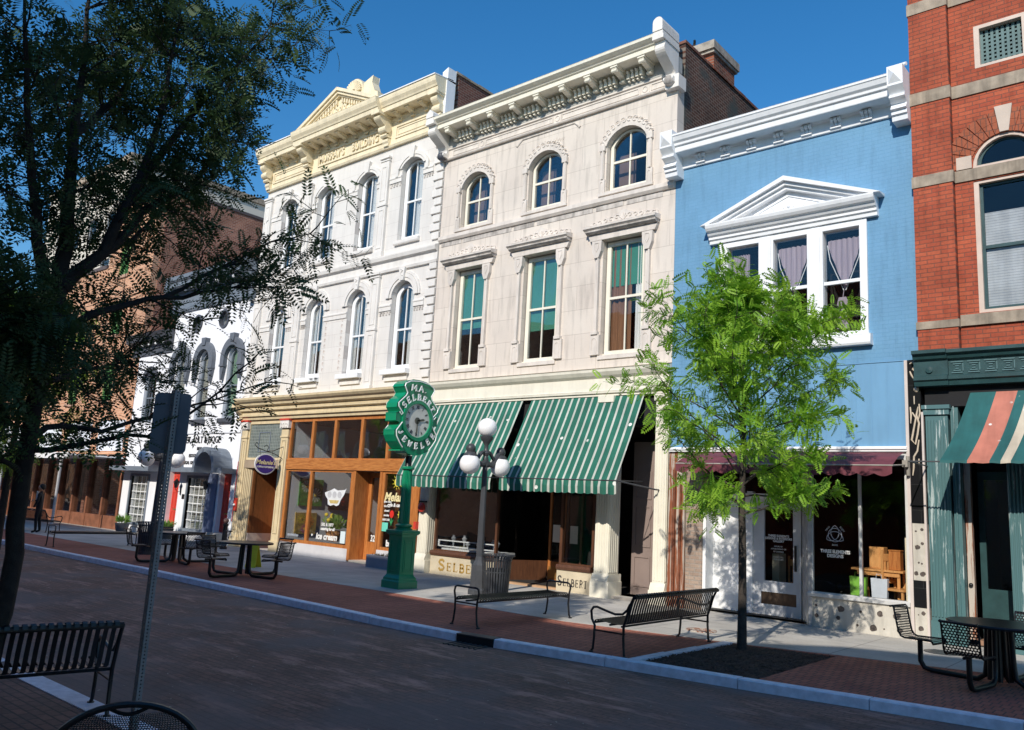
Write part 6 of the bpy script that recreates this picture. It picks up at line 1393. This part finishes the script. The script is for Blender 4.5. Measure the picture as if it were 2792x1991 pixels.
# ================================================================== TREES
import numpy as np
def leaf_template(pairs, L, lw, ll, droop=.25, bi=False):
    """compound leaf along +x: leaflets as quads; returns (n*4,3)"""
    q = []
    for i in range(pairs):
        t = (i+1)/pairs; x = L*t; z = -droop*L*t*t; sc = (1-.55*abs(t-.45))
        for sg in (-1,1):
            d = np.array([.42,sg*.9,-.12]); d /= np.linalg.norm(d); s_ = np.array([.9,-sg*.42,0]); p = np.array([x,0,z])
            l,w = ll*sc,lw*sc; q += [p+d*.002, p+d*l*.5-s_*w*.5, p+d*l, p+d*l*.5+s_*w*.5]
    p = np.array([L,0,-droop*L]); d = np.array([.9,0,-.4]); s_ = np.array([0,1,0]); q += [p,p+d*ll*.4-s_*lw*.5,p+d*ll*.8,p+d*ll*.4+s_*lw*.5]
    return np.array(q)
def make_crown(name, mt, par, pos, dirs, sizes, tmpl, rng):
    n = len(pos); m_ = len(tmpl); V = np.zeros((n,m_,3))
    for i in range(n):
        x = dirs[i]/np.linalg.norm(dirs[i]); up = np.array([0,0,1.])+rng.normal(0,.45,3); y = np.cross(up,x); y /= np.linalg.norm(y)+1e-9; z = np.cross(x,y)
        V[i] = (tmpl*sizes[i])@np.stack([x,y,z])+pos[i]
    V = V.reshape(-1,3); nf = n*m_//4
    me = bpy.data.meshes.new(name); me.vertices.add(len(V)); me.vertices.foreach_set('co',V.ravel()); me.loops.add(nf*4); me.loops.foreach_set('vertex_index',np.arange(nf*4,dtype=np.int32))
    me.polygons.add(nf); me.polygons.foreach_set('loop_start',np.arange(0,nf*4,4,dtype=np.int32)); me.polygons.foreach_set('loop_total',np.full(nf,4,dtype=np.int32)); me.update(); me.validate()
    me.materials.append(mt); o = bpy.data.objects.new(name,me); COL.objects.link(o); o.parent = par; return o
def grow(b, p, d, L, r, rng, out, gravity=-.02, lvl=0, segs=5, wig=.16):
    pts = [p.copy()]; rs = [r]; d = d/np.linalg.norm(d)
    for i in range(segs):
        d = d+rng.normal(0,wig,3)+np.array([0,0,gravity]); d /= np.linalg.norm(d); p = p+d*L/segs; pts.append(p.copy()); rs.append(r*(1-.75*(i+1)/segs)); 
        out.append((p.copy(),d.copy(),lvl,(i+1)/segs))
    b.tube(pts,[max(x,.0022) for x in rs],5,cap=False); return pts, d
def leaves_on(b, tips, rng, n_per, spread, twig=.16):
    pos,dirs,sz = [],[],[]
    for (p,d,l,t) in tips:
        for k in range(n_per if rng.random() < n_per-int(n_per) or n_per >= 1 else 0):
            s_ = rng.normal(0,1,3); s_ -= d*s_.dot(d); s_ /= np.linalg.norm(s_)+1e-9; dd = d*.55+s_*.9+np.array([0,0,-.05]); q = p+rng.normal(0,spread,3)
            pos.append(q); dirs.append(dd); sz.append(rng.uniform(.7,1.25))
    return np.array(pos),np.array(dirs),np.array(sz)
# young bright tree in the mulch bed
rng = np.random.default_rng(11)
yt = thing('young_tree','young bright green feathery tree on a thin trunk growing from the mulch bed','tree',(-5.38,-4.13,0))
b = MB(); trunk = [(0,0,-.05),(.0,.01,.05),(.01,.0,.8),(.0,.01,1.5),(-.01,.0,2.2),(.01,.01,2.9),(.02,.0,3.6),(-.02,.02,4.1),(.03,-.02,4.7),(.02,.0,5.3)]
b.tube(trunk,[.10,.072,.06,.056,.05,.04,.033,.024,.015,.006],10); tips = []
for k in range(46):
    z = 2.0+3.05*(k/46)**.9; u = (z-2.0)/3.2; a = k*2.4+rng.uniform(-.3,.3); Lb = (2.05*math.sin(pi*min(1,(u*.84+.17))))*rng.uniform(.62,1.12)+.15; el = .30+.75*u
    d = np.array([cos(a)*cos(el),sin(a)*cos(el),sin(el)]); t0 = len(tips)
    pts,_ = grow(b,np.array([0,0,z]),d,Lb,.019*(1-.5*u),rng,tips,-.012,0,6,.13)
    for j in range(2,7):
        for q in range(2 if j < 6 else 2):
            s_ = rng.normal(0,1,3); s_[2] *= .5; dd = (pts[j]-pts[j-1]); dd = dd/np.linalg.norm(dd)*.8+s_/np.linalg.norm(s_)*.75; grow(b,np.array(pts[j]),dd,rng.uniform(.25,.55)*(.5+.5*Lb/1.8),.006,rng,tips,-.03,1,4,.18)
b.build('trunk',BARK,yt,True)
tips = [t for t in tips if (t[2] == 1 or t[3] > .45)]
pos,dirs,sz = leaves_on(None,tips,rng,3,.045)
tm = leaf_template(7,.18,.030,.058,.22)
YL = leafmat('bright_spring_leaf',(.11,.32,.018),(.38,.60,.05),.42)
make_crown('crown',YL,yt,pos,dirs,sz,tm,rng)
# sucker shoots at the trunk
# big dark tree in the left foreground
rng = np.random.default_rng(5)
dt = thing('dark_foreground_tree','large tree with leaves coloured dark for the shade at the left edge, its trunk nearest the viewer','tree',(0,0,0))
LM = dict(
 trunk=[(-7.62,-13.34,-.12),(-7.6,-13.32,.4),(-7.57,-13.27,1.06),(-7.58,-13.29,1.79),(-7.58,-13.29,2.55),(-7.57,-13.26,3.18),(-7.56,-13.23,3.59)],
 A=[(-7.56,-13.23,3.59),(-7.56,-13.26,4.17),(-7.58,-13.31,5.01),(-7.59,-13.33,5.88),(-7.61,-13.4,6.9)],
 B=[(-7.57,-13.26,3.18),(-7.51,-13.41,3.7),(-7.47,-13.62,4.44),(-7.42,-13.81,5.38),(-7.37,-14.0,6.3)],
 C=[(-7.56,-13.23,3.59),(-7.5,-12.94,3.99),(-7.47,-12.73,4.76),(-7.47,-12.6,5.73),(-7.5,-12.56,6.8)],
 D=[(-7.5,-12.94,3.99),(-7.54,-12.64,4.48),(-7.55,-12.17,4.92),(-7.62,-11.87,5.59),(-7.76,-11.7,6.08)],
 E=[(-7.56,-13.23,3.21),(-7.5,-12.8,3.49),(-7.43,-12.38,3.69),(-7.3,-11.92,3.85),(-7.17,-11.48,4.06)],
 F=[(-7.58,-13.31,2.27),(-7.69,-13.01,2.4),(-7.75,-12.63,2.39),(-7.78,-12.2,2.57),(-7.8,-11.79,2.74),(-7.62,-11.07,3.08)],
 G=[(-7.59,-13.34,2.91),(-7.38,-13.53,3.02),(-7.17,-13.76,3.08),(-6.97,-14.04,3.31)],
 H=[(-7.58,-13.29,2.16),(-7.28,-12.91,2.26),(-6.96,-12.57,2.34),(-6.65,-12.28,2.64),(-6.33,-12.03,3.06)],
 I=[(-7.58,-13.29,1.94),(-7.44,-13.52,2.07),(-7.31,-13.78,2.26)],
 J=[(-7.47,-12.73,4.76),(-7.58,-12.25,5.68),(-7.75,-11.7,6.6),(-7.98,-11.29,7.28)],
 K=[(-7.43,-12.38,3.69),(-7.41,-11.9,4.08),(-7.6,-11.42,4.44),(-7.62,-10.7,4.86)],
 L=[(-7.56,-13.26,4.17),(-8.1,-13.1,4.9),(-8.7,-13.0,5.6),(-9.2,-12.9,6.3)],
 M=[(-7.58,-13.31,5.01),(-7.9,-12.9,5.6),(-8.2,-12.5,6.4),(-8.4,-12.2,7.1)],
 O=[(-7.58,-13.29,2.45),(-7.4,-13.6,2.7),(-7.2,-13.9,2.9)],
 P=[(-7.57,-13.27,2.75),(-7.9,-12.9,2.9),(-8.3,-12.4,3.1),(-8.6,-12.1,3.3)],
 Q=[(-7.57,-13.27,2.6),(-8.2,-13.25,2.85),(-8.8,-13.2,3.2),(-9.2,-13.1,3.5)],
 N=[(-7.5,-12.94,3.99),(-8.0,-12.5,4.3),(-8.5,-12.1,4.8),(-8.9,-11.7,5.2)])
R0 = dict(O=.028,P=.03,Q=.026,trunk=.076,A=.075,B=.065,C=.07,D=.045,E=.04,F=.032,G=.04,H=.026,I=.03,J=.04,K=.022,L=.04,M=.04,N=.035)
b = MB(); tips = []
for k,pts in LM.items():
    n = len(pts); r0 = R0[k]; sm = []; 
    for i in range(n-1):
        for j in range(3): t = j/3; p = Vector(pts[i]).lerp(Vector(pts[i+1]),t)+(Vector(rng.normal(0,.012,3)) if j else Vector((0,0,0))); sm.append(p)
    sm.append(Vector(pts[-1])); m_ = len(sm); e_ = .062 if k == 'trunk' else .006
    b.tube(sm,[r0+(e_-r0)*i/(m_-1) for i in range(m_)],10 if r0 > .06 else 7)
    if k == 'trunk': continue
    low = k in 'FHI'; dens = dict(O=2.4,P=1.8,Q=2.4,G=1.8,E=.6,F=.55,H=.28,K=.55,I=1.6,D=1.0,J=1.1).get(k,1.2)
    for i in range(2,m_):
        t = i/(m_-1)
        for q in range(int((1+2.2*t)*dens+rng.random())):
            d0 = np.array(sm[i]-sm[i-1]); d0 /= np.linalg.norm(d0); s_ = rng.normal(0,1,3); s_ -= d0*s_.dot(d0); s_ /= np.linalg.norm(s_)
            if low or k in 'EK': s_[2] *= .35
            pp,_ = grow(b,np.array(sm[i]),d0*.6+s_,rng.uniform(.35,.85)*(.75 if low else 1),.009,rng,tips,-.02,1,5,.15)
            if not low:
                for w in range(2): j = rng.integers(2,6); s2 = rng.normal(0,1,3); grow(b,np.array(pp[j]),s2*.6+d0*.3,rng.uniform(.2,.45),.005,rng,tips,-.03,2,3,.15)
b.build('trunk',BARKD,dt,True)
pos,dirs,sz = leaves_on(None,[t for t in tips if t[3] > .2],rng,3,.05)
keep = rng.random(len(pos)) < np.where((pos[:,1] < -12.55) & (pos[:,2] < 4.2),.58,np.clip(.32+(pos[:,2]-3.0)*.14,.32,.66)); pos,dirs,sz = pos[keep],dirs[keep],sz[keep]
tm = leaf_template(8,.22,.026,.062,.35)
DL = leafmat('shade_dark_leaf',(.030,.065,.022),(.068,.125,.040),.32,.6)  # leaf colour kept dark to carry the shade on this crown
make_crown('crown',DL,dt,pos,dirs,sz,tm,rng)
print('leaves', len(pos))
# sunlit trees further along the street at the left
LMAT = leafmat('lime_leaf',(.20,.36,.03),(.38,.52,.07),.4)
def simple_tree(x,y,h,r,lab,seed,mt=LMAT,n_=26):
    rng = np.random.default_rng(seed); t = thing('street_tree',lab,'tree',(x,y,0)); b = MB(); b.tube([(0,0,-.05),(.03,0,h*.3),(0,.04,h*.6),(0,0,h*.95)],[.11,.09,.06,.01],8); tips = []
    for k in range(n_):
        z = h*(.32+.62*k/n_); u = (z/h-.32)/.68; a = k*2.4; Lb = r*math.sin(pi*min(1,u*.8+.2)); el = .3+.7*u
        pts,_ = grow(b,np.array([0,0,z]),np.array([cos(a)*cos(el),sin(a)*cos(el),sin(el)]),Lb,.02,rng,tips,-.01,0,5,.15)
        for j in range(1,6):
            for q in range(2): grow(b,np.array(pts[j]),(pts[j]-pts[j-1])+rng.normal(0,.35,3),rng.uniform(.3,.6),.007,rng,tips,-.02,1,3,.2)
    b.build('trunk',BARKD,t,True); pos,dirs,sz = leaves_on(None,tips,rng,4,.06); make_crown('crown',mt,t,pos,dirs,sz,leaf_template(5,.22,.04,.08,.3),rng)
simple_tree(-25.5,-7.6,7.2,2.1,'sunlit lime green tree behind the dark trunk at the left edge',3)
# person by the canopy
SKIN = mat('skin',(.50,.27,.17),.55,.05,bmp=0); SUIT = mat('dark_suit_cloth',(.012,.012,.014),.85,.2,bmp=0); SHIRT = mat('white_shirt_cloth',(.75,.73,.70),.8,.05,bmp=0); HAIR = mat('dark_hair',(.03,.02,.015),.7,.2,bmp=0)
pn = thing('person','person in dark clothes and white shirt standing by the canopy post at the far left','person',(-32.6,-4.1,0),R(-35))
def skinned(name, verts, edges, rad, mt, root=0):
    me = bpy.data.meshes.new(name); me.from_pydata(verts,edges,[]); o = bpy.data.objects.new(name,me); COL.objects.link(o); o.parent = pn; md = o.modifiers.new('s','SKIN'); md.use_smooth_shade = True
    for i,v in enumerate(me.skin_vertices[0].data): v.radius = (rad[i] if isinstance(rad[i],tuple) else (rad[i],rad[i])); v.use_root = (i == root)
    o.modifiers.new('u','SUBSURF').levels = 1; me.materials.append(mt); return o
V = [(0,0,.95),(0,0,1.15),(0,0,1.36),(0,0,1.47),(0,-.01,1.53),(.10,0,.90),(.12,-.02,.50),(.13,.02,.09),(.14,-.12,.04),(-.10,0,.90),(-.13,.03,.50),(-.15,.08,.09),(-.16,-.06,.04),(.19,0,1.40),(.27,-.02,1.14),(.25,-.12,.92),(-.19,0,1.40),(-.30,-.05,1.18),(-.22,-.24,1.16)]
E_ = [(0,1),(1,2),(2,3),(3,4),(0,5),(5,6),(6,7),(7,8),(0,9),(9,10),(10,11),(11,12),(2,13),(13,14),(14,15),(2,16),(16,17),(17,18)]
skinned('body',V,E_,[(.15,.11),(.14,.10),(.17,.11),(.06,.06),(.05,.05),(.09,.09),(.062,.062),(.045,.05),(.04,.035),(.09,.09),(.062,.062),(.045,.05),(.04,.035),(.06,.06),(.045,.045),(.035,.035),(.06,.06),(.045,.045),(.035,.035)],SUIT)
MB().ball((0,-.02,1.64),.10,12,1.18).ball((0,-.12,1.63),.016,6).build('head',SKIN,pn,True); MB().ball((0,.012,1.67),.108,12,1.1).build('hair',HAIR,pn,True)
MB().slab([(-.05,1.20),(.05,1.20),(.07,1.50),(-.07,1.50)],(),-.135,-.10).build('shirt_front',SHIRT,pn,bev=.01)
for hx,hy,hz in ((.25,-.15,.86),(-.20,-.30,1.16)):
    b = MB(); b.ball((hx,hy,hz),.032,8,1.2)
    for f_ in range(4): b.tube([(hx-.02+.013*f_,hy-.02,hz-.02),(hx-.02+.013*f_,hy-.045,hz-.05),(hx-.02+.013*f_,hy-.03,hz-.075)],[.008,.007,.005],5)
    b.tube([(hx+.03,hy-.01,hz),(hx+.045,hy-.035,hz-.03)],[.009,.006],5); b.build('hand',SKIN,pn,True)

# small pale flecks and fallen leaflets on the street
rng = random.Random(21); b = MB()
for k in range(420):
    if k < 300: x = rng.uniform(-22,-1); y = rng.uniform(-12,-7)
    else: x = rng.uniform(-9,-1); y = rng.uniform(-14.5,-9)
    if -12.45 < y < -12.15: continue
    z = -.094; a = rng.uniform(0,pi); l = rng.uniform(.006,.022); w = l*rng.uniform(.25,.6); c_,s_ = cos(a),sin(a)
    b.add([(x-l*c_,y-l*s_,z),(x+w*s_,y-w*c_,z+.004),(x+l*c_,y+l*s_,z+.002),(x-w*s_,y+w*c_,z+.006)],[(0,1,2,3)])
tag(b.build('street_litter', mat('dry_leaf_fleck',(.50,.42,.34),.9,.3,20,bmp=0)), kind='stuff')
